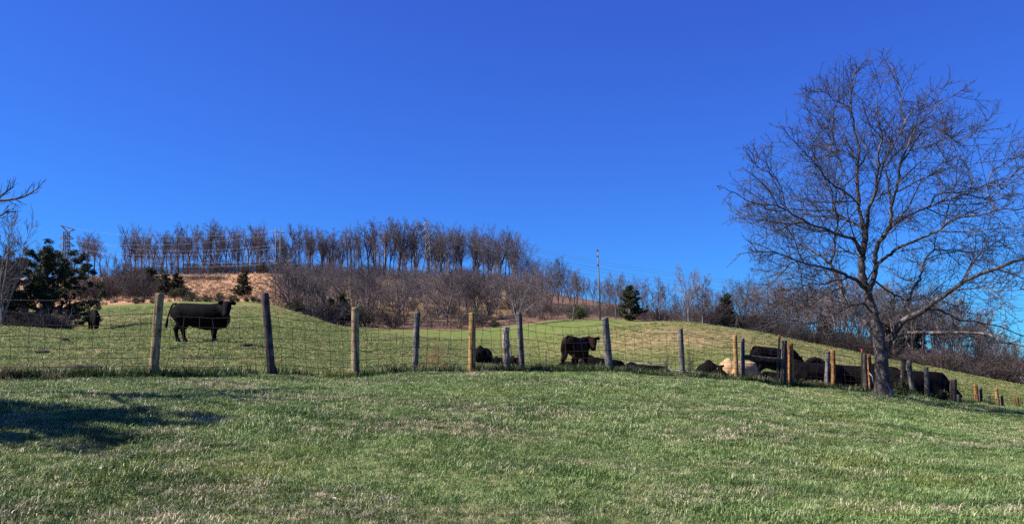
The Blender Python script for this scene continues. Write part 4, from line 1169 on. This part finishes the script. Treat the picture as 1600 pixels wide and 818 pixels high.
class Loft:
    def __init__(self): self.v = []; self.f = []
    def add(self, pts, rad, ref=(0, 0, 1), n=14):
        pts = [np.array(p, float) for p in pts]; base = len(self.v); m = len(pts); ref = np.array(ref, float)
        for i, p in enumerate(pts):
            t = unit((pts[min(i + 1, m - 1)] - pts[max(i - 1, 0)]))
            a = unit(np.cross(t, ref)); b = np.cross(a, t)
            ra, rb = rad[i] if isinstance(rad[i], tuple) else (rad[i], rad[i])
            for k in range(n):
                th = 2 * math.pi * k / n
                self.v.append(p + a * ra * math.cos(th) + b * rb * math.sin(th))
        for i in range(m - 1):
            for k in range(n):
                k2 = (k + 1) % n
                self.f.append((base + i * n + k, base + i * n + k2, base + (i + 1) * n + k2, base + (i + 1) * n + k))
        self.f.append(tuple(base + k for k in range(n))[::-1]); self.f.append(tuple(base + (m - 1) * n + k for k in range(n)))
def remeshed(L, voxel, name, it=4):
    me = bpy.data.meshes.new('tmp'); me.from_pydata([tuple(v) for v in L.v], [], L.f)
    bm = bmesh.new(); bm.from_mesh(me); bmesh.ops.recalc_face_normals(bm, faces=bm.faces); bm.to_mesh(me); bm.free()
    o = bpy.data.objects.new('tmp', me); COL.objects.link(o)
    r = o.modifiers.new('r', 'REMESH'); r.mode = 'VOXEL'; r.voxel_size = voxel; r.use_smooth_shade = True
    s_ = o.modifiers.new('s', 'SMOOTH'); s_.iterations = it; s_.factor = 0.5
    dg = bpy.context.evaluated_depsgraph_get(); dg.update()
    out = bpy.data.meshes.new_from_object(o.evaluated_get(dg)); out.name = name
    bpy.data.objects.remove(o); bpy.data.meshes.remove(me)
    for p in out.polygons: p.use_smooth = True
    return out
def head_parts(L, base, yaw, pitch, s=1.0, droop=0.02):
    f = np.array((math.cos(yaw) * math.cos(pitch), math.sin(yaw) * math.cos(pitch), -math.sin(pitch)))
    sd = np.array((-math.sin(yaw), math.cos(yaw), 0.0)); up = np.cross(f, sd); base = np.array(base)
    q = [base - f * 0.06 * s + up * 0.02, base, base + f * 0.12 * s, base + f * 0.24 * s - up * 0.01, base + f * 0.36 * s - up * 0.02, base + f * 0.45 * s - up * 0.03, base + f * 0.49 * s - up * 0.035]
    L.add(q, [(0.05 * s, 0.05 * s), (0.105 * s, 0.11 * s), (0.125 * s, 0.135 * s), (0.105 * s, 0.115 * s), (0.082 * s, 0.09 * s), (0.085 * s, 0.08 * s), (0.05 * s, 0.05 * s)], ref=tuple(up))
    for g in (-1, 1):
        e0 = base + sd * g * 0.07 * s + up * 0.05 * s; e1 = base + sd * g * 0.145 * s + up * 0.045 * s - f * 0.02; e2 = base + sd * g * 0.205 * s + up * (0.025 - droop) * s - f * 0.015
        L.add([e0, e1, e2, e2 + sd * g * 0.025 * s], [(0.03 * s, 0.04 * s), (0.034 * s, 0.078 * s), (0.028 * s, 0.06 * s), (0.014, 0.014)], ref=tuple(up), n=10)
    eyes = [base + f * 0.15 * s + sd * g * 0.112 * s + up * 0.055 * s for g in (-1, 1)]
    tagp = base + sd * 0.24 * s * (-1 if math.sin(yaw) < -0.3 else 1) - up * 0.03 * s + f * 0.03
    return eyes, base + sd * g * 0.185 * s - up * 0.05 * s + f * 0.02
def torso(L, secs):
    L.add([(x, 0, z) for x, z, w, hh in secs], [(w, hh) for x, z, w, hh in secs], n=20)
STAND = [(-0.95, 1.12, .09, .11), (-0.90, 1.085, .19, .205), (-0.76, 1.025, .27, .288), (-0.5, .975, .30, .33), (-0.15, .90, .345, .39), (0.2, .855, .335, .42), (0.48, .85, .29, .415), (0.68, .87, .23, .36), (0.82, .90, .16, .25), (0.9, .92, .07, .11)]
def stand_cow(neck, headbase, yaw, pitch, hs=1.0, shift=((0, 0), (0, 0), (0, 0), (0, 0)), deep=0.0, name='body', voxel=0.024, lg=1.3, fx=0.0, brisket=True):
    L = Loft()
    torso(L, [(x, z - (deep * .5), w, hh + deep * .5) for x, z, w, hh in STAND])
    L.add([(0.42, 0, 0.93), (0.66, 0, 1.0)] + neck + [tuple(headbase)], [(.22, .36), (.20, .33)] + [(.17, .28), (.15, .22)][:len(neck)] + [(.12, .15)], n=16)
    if brisket: L.add([(.48, 0, .64), (.62, 0, .57), (.74, 0, .60), (.83, 0, .74), (.86, 0, .90)], [(.12, .12), (.15, .15), (.15, .16), (.14, .15), (.10, .12)], n=12)
    eyes, tg = head_parts(L, headbase, yaw, pitch, hs)
    hoofs = []
    for (g, (dx, dy)) in zip((-1, 1), shift[:2]):     # front legs
        y_ = g * 0.17
        dx += fx
        L.add([(.50, y_, .95), (.50 + fx * .5, y_ * 1.05, .72), (.50 + dx * .6, y_, .55), (.50 + dx * .8, y_ * .95, .40), (.505 + dx * .9, y_ * .95, .36), (.51 + dx, y_ * .95, .16), (.52 + dx, y_ * .95, .09), (.535 + dx, y_ * .95, .01)],
              [(a_ * lg, b_ * lg) for a_, b_ in ((.13, .085), (.13, .08), (.09, .065), (.062, .055), (.064, .058), (.046, .042), (.052, .046), (.062, .055))], ref=(0, 1, 0), n=10)
        hoofs.append((.545 + dx, y_ * .95))
    for (g, (dx, dy)) in zip((-1, 1), shift[2:]):
        y_ = g * 0.19
        L.add([(-.66, y_ * .9, .98), (-.64, y_ * 1.05, .78), (-.60 + dx * .3, y_ * 1.02, .62), (-.70 + dx * .6, y_, .49), (-.765 + dx * .8, y_, .42), (-.745 + dx * .9, y_, .30), (-.725 + dx, y_, .14), (-.71 + dx, y_, .09), (-.69 + dx, y_, .01)],
              [(.24, .13), (.22, .13), (.165, .105)] + [(a_ * lg, b_ * lg) for a_, b_ in ((.085, .065), (.075, .06), (.054, .047), (.047, .044), (.053, .047), (.064, .056))], ref=(0, 1, 0), n=10)
        hoofs.append((-.68 + dx, y_))
    if deep == 0:
        L.add([(-.28, 0, .60), (-.42, 0, .56), (-.52, 0, .60)], [(.08, .08), (.12, .10), (.06, .06)], n=10)
    return remeshed(L, voxel, name), eyes, tg, hoofs
LIE = [(-0.93, .40, .10, .12), (-0.88, .40, .24, .26), (-0.72, .40, .36, .37), (-0.45, .40, .42, .39), (-0.1, .40, .45, .385), (0.22, .40, .42, .385), (0.48, .41, .34, .38), (0.68, .43, .26, .32), (0.84, .46, .17, .22), (0.92, .47, .08, .1)]
def lie_cow(neck, headbase, yaw, pitch, hs=1.0, voxel=0.028, hump=0.0, name='body'):
    L = Loft(); torso(L, LIE)
    L.add([(0.40, 0, 0.50), (0.64, 0, 0.56)] + neck + [tuple(headbase)], [(.22, .30), (.19, .25)] + [(.15, .19), (.125, .155)][:len(neck)] + [(.10, .12)], n=16)
    eyes, tg = head_parts(L, headbase, yaw, pitch, hs)
    for g in (-1, 1):
        L.add([(.50, g * .2, .34), (.66, g * .26, .2), (.84, g * .28, .10), (.80, g * .27, .055)], [.16, .12, .075, .05], n=10)
        L.add([(.82, g * .27, .07), (.62, g * .33, .06), (.48, g * .35, .05)], [.055, .045, .05], n=10)
        L.add([(-.62, g * .22, .42), (-.42, g * .36, .30), (-.22, g * .44, .16)], [.26, .22, .11], n=12)
        L.add([(-.20, g * .45, .10), (-.48, g * .50, .07), (-.66, g * .48, .05)], [.075, .05, .045], n=10)
    L.add([(-.72, 0, .68), (-.58, 0, .74), (-.40, 0, .73)], [.13, .14 + hump, .12], n=10)
    return remeshed(L, voxel, name), eyes, tg, []
def tail_mesh(pts, r=0.026):
    T = Tubes(); q = catm(np.array(pts, float), 4); f = np.linspace(0, 1, len(q))
    T.add(q, np.interp(f, [0, .2, .6, .75, .9, 1], [r * 1.7, r * 1.1, r * .9, r * 1.7, r * 1.9, r * .4]), 8, cap=True)
    return T.mesh('tail')
EYEM = bpy.data.meshes.new('eye'); bm = bmesh.new(); bmesh.ops.create_uvsphere(bm, u_segments=8, v_segments=6, radius=0.022); bm.to_mesh(EYEM); bm.free(); EYEM.materials.append(M['eye'])
HOOFM = bpy.data.meshes.new('hoof'); bm = bmesh.new()
bmesh.ops.create_cone(bm, cap_ends=True, segments=10, radius1=0.075, radius2=0.058, depth=0.085, matrix=Matrix.Translation((0.01, 0, 0.0425))); bm.to_mesh(HOOFM); bm.free(); HOOFM.materials.append(M['hoof'])
TAGM = bpy.data.meshes.new('ear_tag'); bm = bmesh.new(); bmesh.ops.create_cube(bm, size=1, matrix=Matrix.Diagonal((0.07, 0.02, 0.08, 1))); bmesh.ops.bevel(bm, geom=bm.edges[:], offset=0.006, segments=1, affect='EDGES'); bm.to_mesh(TAGM); bm.free(); TAGM.materials.append(M['ear_tag'])
def cow(name, label, body, color, px, Y, yaw, s=1.0, tail=None, tag_on=False, group='beef cattle in the pasture', dz=0.0, pitch=None):
    me, eyes, tg, hoofs = body
    loc = G(px, Y, dz)
    t = thing(name, label, 'cow' if name == 'cow' else 'calf', loc, R(yaw), group)
    t.scale = (s, s, s)
    ux, uy = math.cos(R(yaw)), math.sin(R(yaw))
    sl = (h1(loc.x + ux * .6, loc.y + uy * .6) - h1(loc.x - ux * .6, loc.y - uy * .6)) / 1.2
    if pitch is None: t.rotation_euler = (0, -math.atan(sl) * 0.85, R(yaw))
    b = link('body', me, None, t)
    if not me.materials: me.materials.append(HIDE[color])
    b.material_slots[0].link = 'OBJECT'; b.material_slots[0].material = HIDE[color]
    for e in eyes: o = link('eye', EYEM, None, t); o.location = e
    for hx, hy in hoofs: o = link('hoof', HOOFM, None, t); o.location = (hx, hy, -0.004)
    if tail:
        tm_ = tail_mesh(tail); o = link('tail', tm_, HIDE[color], t)
    if tag_on: o = link('ear_tag', TAGM, None, t); o.location = tg; o['label'] = 'white ear tag'
    return t
TAIL_S = [(-.80, 0, 1.26), (-.93, 0, 1.25), (-1.03, -.02, 1.0), (-1.09, -.03, .8), (-1.12, -.03, .62), (-1.15, -.03, .46)]
TAIL_D = [(-.80, 0, 1.26), (-.93, 0, 1.22), (-.98, 0, 1.02), (-.98, 0, .8), (-.97, 0, .62), (-.98, 0, .45)]
TAIL_L = [(-.9, 0, .52), (-.98, .05, .4), (-.98, .14, .2), (-.9, .25, .06), (-.8, .34, .05)]
A = stand_cow([(0.82, -0.08, 1.08), (0.91, -0.19, 1.16)], (0.97, -0.32, 1.24), R(-80), R(42), 1.26, ((0.02, 0), (-0.05, 0), (0.0, 0), (0.10, 0)), deep=0.05, fx=-0.06)
cow('cow', 'black cow standing side-on behind the first two posts, face turned to the camera', A, 'black', 314, 27, 2, 1.0, TAIL_S, pitch=0)
Bc = stand_cow([(0.84, -0.05, 1.10), (0.93, -0.14, 1.16)], (0.98, -0.26, 1.25), R(-156), R(40), 1.2, ((0.03, 0), (-0.05, 0), (0.02, 0), (-0.06, 0)), deep=-0.07, brisket=False)
cow('calf', 'dark red-brown calf standing beside the left-leaning grey post, looking at the camera', Bc, 'brown', 900, 23.6, 64, 0.82, TAIL_D, True, dz=-0.0)
Cc = stand_cow([(0.9, 0, 1.02), (1.02, 0.02, 0.99)], (1.16, 0.04, 0.95), R(4), R(30), 1.0, ((0.02, 0), (0.08, 0), (0.0, 0), (0.12, 0)))
cow('cow', 'black cow standing behind the wooden rail brace, head hidden by posts', Cc, 'black', 1206, 30, 22, 1.02, TAIL_D)
Gz = stand_cow([(0.92, 0, 0.82), (1.06, 0, 0.60)], (1.15, 0, 0.42), R(0), R(66), 1.0, ((0.06, 0), (-0.08, 0), (0, 0), (0.1, 0)), voxel=0.03)
cow('cow', 'small distant black cow grazing end-on beside the dark cedar at left', Gz, 'black', 147, 50, -58, 1.03, TAIL_D)
LA = lie_cow([(0.85, 0, 0.72), (0.96, 0, 0.82)], (1.04, 0, 0.90), R(0), R(32))
LB_ = lie_cow([(0.86, -0.06, 0.66), (0.98, -0.16, 0.66)], (1.04, -0.3, 0.62), R(-70), R(35), hump=0.03)
LC = lie_cow([(0.84, 0.08, 0.60), (0.98, 0.14, 0.48)], (1.12, 0.18, 0.36), R(15), R(28))
cow('cow', 'round black back of a cow lying end-on right of the bright tan post', LC, 'black', 755, 40, 78, 1.02, TAIL_L)
cow('calf', 'tiny black calf lying just left of the knobby log post', LC, 'black', 783, 46, 10, 0.55, None)
cow('calf', 'small red-brown calf lying between the knobby log and the slim grey post', LA, 'brown', 805, 43, 70, 0.68, None)
cow('cow', "black cow lying behind the brown calf's legs", LC, 'black', 937, 25.6, 2, 0.74, TAIL_L)
cow('calf', 'dark calf lying low behind the rump of the brown calf', LC, 'brown', 897, 27.4, 178, 0.5, None)
cow('cow', 'long black cow lying in front of the white tube gate', LC, 'black', 1006, 28.5, -4, 0.86, None)
cow('calf', 'black calf lying just left of the grey post among tall weeds', LC, 'black', 1054, 27.0, 150, 0.62, None)
cow('cow', 'black cow lying end-on left of the cream cow', LC, 'black', 1106, 25.6, 80, 0.85, TAIL_L)
cow('calf', 'black calf resting against the left flank of the cream cow', LA, 'black', 1123, 24.6, -100, 0.55, None)
cow('cow', 'cream cow lying behind the two posts left of the rail brace', LC, 'cream', 1154, 25.0, 34, 0.88, TAIL_L)
cow('calf', 'black calf lying under the cow at the rail brace', LC, 'black', 1214, 27.5, 185, 0.6, None)
cow('cow', 'long black cow lying right of the stout orange-brown post', LC, 'black', 1270, 24.6, 4, 1.02, None)
cow('cow', 'black cow with raised shoulder lying left of the tree trunk', LA, 'black', 1330, 25.2, 170, 1.08, None)
cow('cow', 'black cow lying just left of the tree trunk beyond the orange-brown post', LB_, 'black', 1362, 27.4, 60, 1.0, None)
cow('cow', 'black cow lying right of the tree trunk behind the bent grey post', LC, 'black', 1422, 25.6, -6, 1.1, None)

# ------------------------------------------------------------------ dung pats, pale scraps
DP = []
for i in range(2):
    rng = np.random.default_rng(800 + i); bm = bmesh.new()
    bmesh.ops.create_uvsphere(bm, u_segments=16, v_segments=8, radius=0.2)
    for v in bm.verts:
        a = math.atan2(v.co.y, v.co.x); v.co.x *= 1 + 0.2 * math.sin(3 * a + i); v.co.y *= 1 + 0.15 * math.sin(2 * a + 1); v.co.z = max(v.co.z, -0.05) * 0.38 + rng.normal(0, 0.004)
    me = bpy.data.meshes.new('dung_pat'); bm.to_mesh(me); bm.free(); DP.append(me)
    m_, nt = newmat(f'dry_dung_{i}'); n = NT(nt); n.out(n.ramp(n.noise(n.obj(), 14, 4), [(0.3, (0.012, 0.009, 0.007)), (0.7, (0.05, 0.036, 0.026))]), 0.95, bump=n.noise(n.obj(), 25, 3), bstr=0.8); me.materials.append(m_)
for px, Y, s_, lab in ((118, 15.7, 0.75, 'dark dung pat nearest the fence left of the leaning pale post'), (147, 15.9, 0.75, 'dark dung pat just right of another near the left fence'), (68, 22, 0.95, 'dark dung pat on the left pasture below the cedar'),
                       (101, 29, 0.9, 'dark dung pat far up the left pasture'), (384, 26, 1.0, 'dark dung pat just right of the standing black cow')):
    o = link('dung_pat', rg.choice(DP)); o.location = G(px, Y, 0.03); o.scale = (s_ * 1.2, s_, s_); o.rotation_euler = (0, 0, rg.uniform(0, 6)); tag(o, lab, 'dung pat', 'dung pats in the pasture')
bm = bmesh.new(); bmesh.ops.create_grid(bm, x_segments=4, y_segments=3, size=0.012)
for v in bm.verts: v.co.z = 0.005 * math.sin(v.co.x * 60) + 0.008 * (v.co.y / 0.012) ** 2 - v.co.x * 0.3
bmesh.ops.solidify(bm, geom=bm.faces[:], thickness=0.002)
me = bpy.data.meshes.new('paper_scrap'); bm.to_mesh(me); bm.free(); me.materials.append(M['ear_tag'])
o = link('paper_scrap', me); o.location = G(522, 5.55, 0.06); tag(o, 'small white scrap lying in the near lawn grass', 'litter')

write_labels()

# ------------------------------------------------------------------ grass (instanced tufts)
def tuft_mesh(seed, blades, rad, hmin, hmax, wid, lean):
    rng = np.random.default_rng(seed); V = []; Fq = []
    for k in range(blades):
        a = rng.uniform(0, 6.283); rr = rad * math.sqrt(rng.random()); b = np.array((rr * math.cos(a), rr * math.sin(a), -0.01))
        hh = rng.uniform(hmin, hmax); la = rng.uniform(0, 6.283); ln = rng.uniform(0.2, 1.0) * lean
        d = np.array((math.cos(la), math.sin(la), 0)); sd = np.array((-d[1], d[0], 0)) * wid * rng.uniform(0.7, 1.3)
        m_ = b + d * hh * ln * 0.35 + np.array((0, 0, hh * 0.62)); t = b + d * hh * ln + np.array((0, 0, hh * (1 - 0.25 * ln)))
        i = len(V); V += [b - sd, b + sd, m_ + sd * 0.8, m_ - sd * 0.8, t]
        Fq += [(i, i + 1, i + 2), (i, i + 2, i + 3), (i + 3, i + 2, i + 4)]
    return mesh('tuft', V, np.array(Fq), smooth=True)
def grass_mat(name, stops, drystops, dry_lo, dry_hi, rough=0.5, spec=0.35, use_dry=None):
    m, nt = newmat(name); n = NT(nt); pos = n.pos()
    a = n.noise(pos, 0.55, 3, 0.6); b = n.noise(pos, 2.6, 3, 0.6)
    pf = n.math('ADD', n.math('MULTIPLY', a, 0.6), n.math('MULTIPLY', b, 0.4))
    r = n.rnd()
    t = n.math('ADD', n.math('MULTIPLY', pf, 0.55), n.math('MULTIPLY', r, 0.45))
    g = n.ramp(t, stops); d = n.ramp(r, drystops)
    dn = n.math('ADD', n.math('MULTIPLY', n.noise(n.mapping(pos, (0.7, 1.5, 1)), 0.8, 4, 0.65), 0.72), n.math('MULTIPLY', r, 0.28))
    f = n.mr(dn, dry_lo, dry_hi, 0, 1)
    g = n.mix(n.mr(n.noise(pos, 0.42, 4, 0.7), 0.56, 0.70, 0, 0.8), g, (0.17, 0.20, 0.035))
    g = n.mix(n.mr(n.noise(n.mapping(pos, (0.5, 1.3, 1)), 0.9, 3, 0.6), 0.50, 0.64, 0, 0.85), g, (0.040, 0.088, 0.016))
    n.out(n.mix(f, g, d), rough, spec=spec, transl=0.22)
    return m
M['lawn_blade'] = grass_mat('lawn_blades', [(0.28, (0.040, 0.084, 0.016)), (0.5, (0.140, 0.222, 0.054)), (0.72, (0.31, 0.39, 0.15))],
                            [(0.0, (0.20, 0.145, 0.08)), (0.6, (0.44, 0.345, 0.22)), (1.0, (0.60, 0.50, 0.35))], 0.55, 0.72)
M['field_blade'] = grass_mat('pasture_blades', [(0.28, (0.050, 0.088, 0.014)), (0.5, (0.130, 0.190, 0.038)), (0.75, (0.23, 0.29, 0.085))],
                             [(0.0, (0.20, 0.15, 0.055)), (1.0, (0.46, 0.35, 0.18))], 0.50, 0.68)
M['weed_blade'] = grass_mat('fence_row_blades', [(0.28, (0.024, 0.050, 0.012)), (0.5, (0.075, 0.120, 0.030)), (0.75, (0.17, 0.22, 0.08))],
                            [(0.0, (0.16, 0.10, 0.06)), (1.0, (0.42, 0.32, 0.21))], 0.56, 0.68)
def scatter(name, label, pts, scl, tufts, mat, cat='grass'):
    src = bpy.data.collections.new(name + '_tufts')
    for tme in tufts:
        tme.materials.append(mat)
        src.objects.link(bpy.data.objects.new(name + '_tuft', tme))
    me = bpy.data.meshes.new(name); me.vertices.add(len(pts)); me.vertices.foreach_set('co', np.asarray(pts, np.float32).ravel())
    rng = np.random.default_rng(len(pts))
    a = me.attributes.new('rot', 'FLOAT_VECTOR', 'POINT')
    rv = np.zeros((len(pts), 3), np.float32); rv[:, 2] = rng.uniform(0, 6.283, len(pts)); rv[:, :2] = rng.normal(0, 0.12, (len(pts), 2)); a.data.foreach_set('vector', rv.ravel())
    a = me.attributes.new('scl', 'FLOAT', 'POINT'); a.data.foreach_set('value', np.asarray(scl, np.float32))
    o = link(name, me); tag(o, label, cat, kind='stuff')
    ng = bpy.data.node_groups.new(name + '_scatter', 'GeometryNodeTree')
    ng.interface.new_socket('Geometry', in_out='INPUT', socket_type='NodeSocketGeometry'); ng.interface.new_socket('Geometry', in_out='OUTPUT', socket_type='NodeSocketGeometry')
    N = ng.nodes; gi = N.new('NodeGroupInput'); go = N.new('NodeGroupOutput'); ci = N.new('GeometryNodeCollectionInfo'); ci.inputs[0].default_value = src
    ci.inputs['Separate Children'].default_value = True; ci.inputs['Reset Children'].default_value = True
    ip = N.new('GeometryNodeInstanceOnPoints'); ip.inputs['Pick Instance'].default_value = True
    ar = N.new('GeometryNodeInputNamedAttribute'); ar.data_type = 'FLOAT_VECTOR'; ar.inputs[0].default_value = 'rot'
    as_ = N.new('GeometryNodeInputNamedAttribute'); as_.data_type = 'FLOAT'; as_.inputs[0].default_value = 'scl'
    er = N.new('FunctionNodeEulerToRotation')
    ng.links.new(gi.outputs[0], ip.inputs['Points']); ng.links.new(ci.outputs[0], ip.inputs['Instance'])
    ng.links.new(ar.outputs['Attribute'], er.inputs[0]); ng.links.new(er.outputs[0], ip.inputs['Rotation']); ng.links.new(as_.outputs['Attribute'], ip.inputs['Scale'])
    ng.links.new(ip.outputs[0], go.inputs[0])
    md = o.modifiers.new('scatter', 'NODES'); md.node_group = ng
    return o
rngg = np.random.default_rng(33)
def band(y0, y1, dens, front=True, margin=1.2):
    area = 2 * 0.66 * (y1 * y1 - y0 * y0) / 2 + 2 * margin * (y1 - y0)
    nn = int(area * dens * 1.15)
    Y = np.sqrt(rngg.uniform(y0 * y0, y1 * y1, nn)); X = rngg.uniform(-1, 1, nn) * (0.66 * Y + margin)
    k = (Y < fenceY(X) + 0.1) if front else (Y > fenceY(X) - 0.1)
    return X[k], Y[k]
def clump(X, Y):   # unevenness of mown turf
    return 0.5 + 0.28 * np.sin(X * 1.1 + 1.7 * np.sin(Y * 0.9)) * np.sin(Y * 1.4 + 1.2 * np.sin(X * 0.8)) + 0.22 * np.sin(X * 3.1 + Y * 2.3) * np.sin(Y * 3.7 - X * 1.9)
PX = []; 
for y0, y1, dens, sc_ in ((3.5, 8, 300, 1.0), (8, 13, 210, 1.1), (13, 19, 130, 1.25), (19, 30, 75, 1.45)):
    X, Y = band(y0, y1, dens); PX.append((X, Y, sc_ * rngg.uniform(0.7, 1.25, len(X)) * (0.6 + 0.75 * clump(X, Y))))
X = np.concatenate([a[0] for a in PX]); Y = np.concatenate([a[1] for a in PX]); Sx = np.concatenate([a[2] for a in PX])
LT_ = [tuft_mesh(900 + i, 40, 0.09, 0.02, 0.052, 0.0025, [1.2, 1.5, 1.0, 1.4][i]) for i in range(4)]
scatter('lawn_grass', 'short patchy lawn grass, green mixed with dry blades', np.stack([X, Y, H(X, Y)], 1), Sx, LT_, M['lawn_blade'])
PX = []
for y0, y1, dens, sc_ in ((11, 22, 70, 1.0), (22, 36, 34, 1.35), (36, 60, 13, 1.8), (60, 95, 4, 2.4)):
    X, Y = band(y0, y1, dens, False); PX.append((X, Y, sc_ * rngg.uniform(0.6, 1.25, len(X)) * (0.7 + 0.5 * clump(X * .5, Y * .5))))
X = np.concatenate([a[0] for a in PX]); Y = np.concatenate([a[1] for a in PX]); Sx = np.concatenate([a[2] for a in PX])
FT = [tuft_mesh(920 + i, 24, 0.10, 0.025, 0.06, 0.0042, 1.5) for i in range(3)]
scatter('pasture_grass', 'cropped pasture grass beyond the wire fence', np.stack([X, Y, H(X, Y)], 1), Sx, FT, M['field_blade'])
nn = 6500
Y = np.sqrt(rngg.uniform(104 ** 2, 270 ** 2, nn)); px_ = rngg.uniform(60, 860, nn); X = (px_ - 800) / F * Y
e_ = np.interp(px_, EDGE_PX, EDGE_Y); k = (Y > e_ + 1) & ((px_ < 470) | ((Y > 150) & (rngg.random(nn) < 0.5)) | (rngg.random(nn) < 0.3)) & (rngg.random(nn) < 0.35 + 0.65 * clump(X * .12, Y * .07)); X, Y = X[k], Y[k]
M['tussock'] = grass_mat('dry_tussock_blades', [(0.3, (0.27, 0.15, 0.08)), (0.7, (0.52, 0.31, 0.175))], [(0.0, (0.24, 0.145, 0.085)), (1.0, (0.62, 0.43, 0.27))], 0.48, 0.7)
BT = [tuft_mesh(950 + i, 34, 0.28, 0.25, 0.6, 0.022, 0.9) for i in range(3)]
scatter('dry_hill_grass', 'dry tan tussock grass covering the hillside below the ridge', np.stack([X, Y, H(X, Y)], 1), rngg.uniform(0.6, 1.5, len(X)), BT, M['tussock'])
nn = 3400
X = rngg.uniform(-9.5, 15.5, nn); off = rngg.normal(0.05, 0.22, nn); Y = fenceY(X) + off
den = 0.55 + 0.45 * np.sin(X * 1.3) * np.sin(X * 0.53 + 1); den = np.where((X > -0.9) & (X < 6.5), np.maximum(den, 0.75), den); den = np.where(X < -6.5, 0.95, den); den = np.where(X > 9, den * 0.5, den)
k = rngg.random(nn) < den; X, Y, off = X[k], Y[k], off[k]
WT = [tuft_mesh(940 + i, 30, 0.10, 0.10, 0.30, 0.0048, [0.8, 1.2, 1.0][i]) for i in range(3)]
scatter('fence_row_weeds', 'taller uncut weeds and grass along the foot of the wire fence', np.stack([X, Y, H(X, Y)], 1), rngg.uniform(0.35, 0.95, len(X)) * np.exp(-(off / 0.45) ** 2) + 0.12, WT, M['weed_blade'], 'weeds')

# dry shrubs and tall weed stems on the fence line
M['dry_stem'] = twig_mat('dry_yellow_brown_stems', (0.12, 0.075, 0.04), (0.30, 0.20, 0.09), 0.3)
for i, (px, Y, hp, wd, mt, lab) in enumerate(((672, 18.0, 50, 0.8, 'dry_stem', 'dry yellowish bush fanning up right of the grey post'), (1042, 20.2, 44, 0.35, 'brush', 'twiggy weed clump left of the grey post among tall weeds'),
                                  (1080, 20.6, 50, 0.30, 'brush', 'tall twiggy weed clump right of the grey post among tall weeds'), (700, 17.6, 16, 1.5, 'dry_stem', 'low dead weed patch between the dry bush and the bright tan post'),
                                  (12, 12.9, 24, 0.8, 'brush_dark', 'dark weed stalks at the left end of the fence'), (1184, 21.2, 10, 2.2, 'dry_stem', 'pale dead weeds under the rail brace'))):
    me = shrub_mesh(960 + i, 1.0, 0.5, 16, 0.0075, 4, 0.6); me.materials.append(M[mt])
    o = link('weed_clump', me); s_ = hp * Y / F; o.location = G(px, Y); o.scale = (s_ * wd, s_ * wd, s_); tag(o, lab, 'weeds')
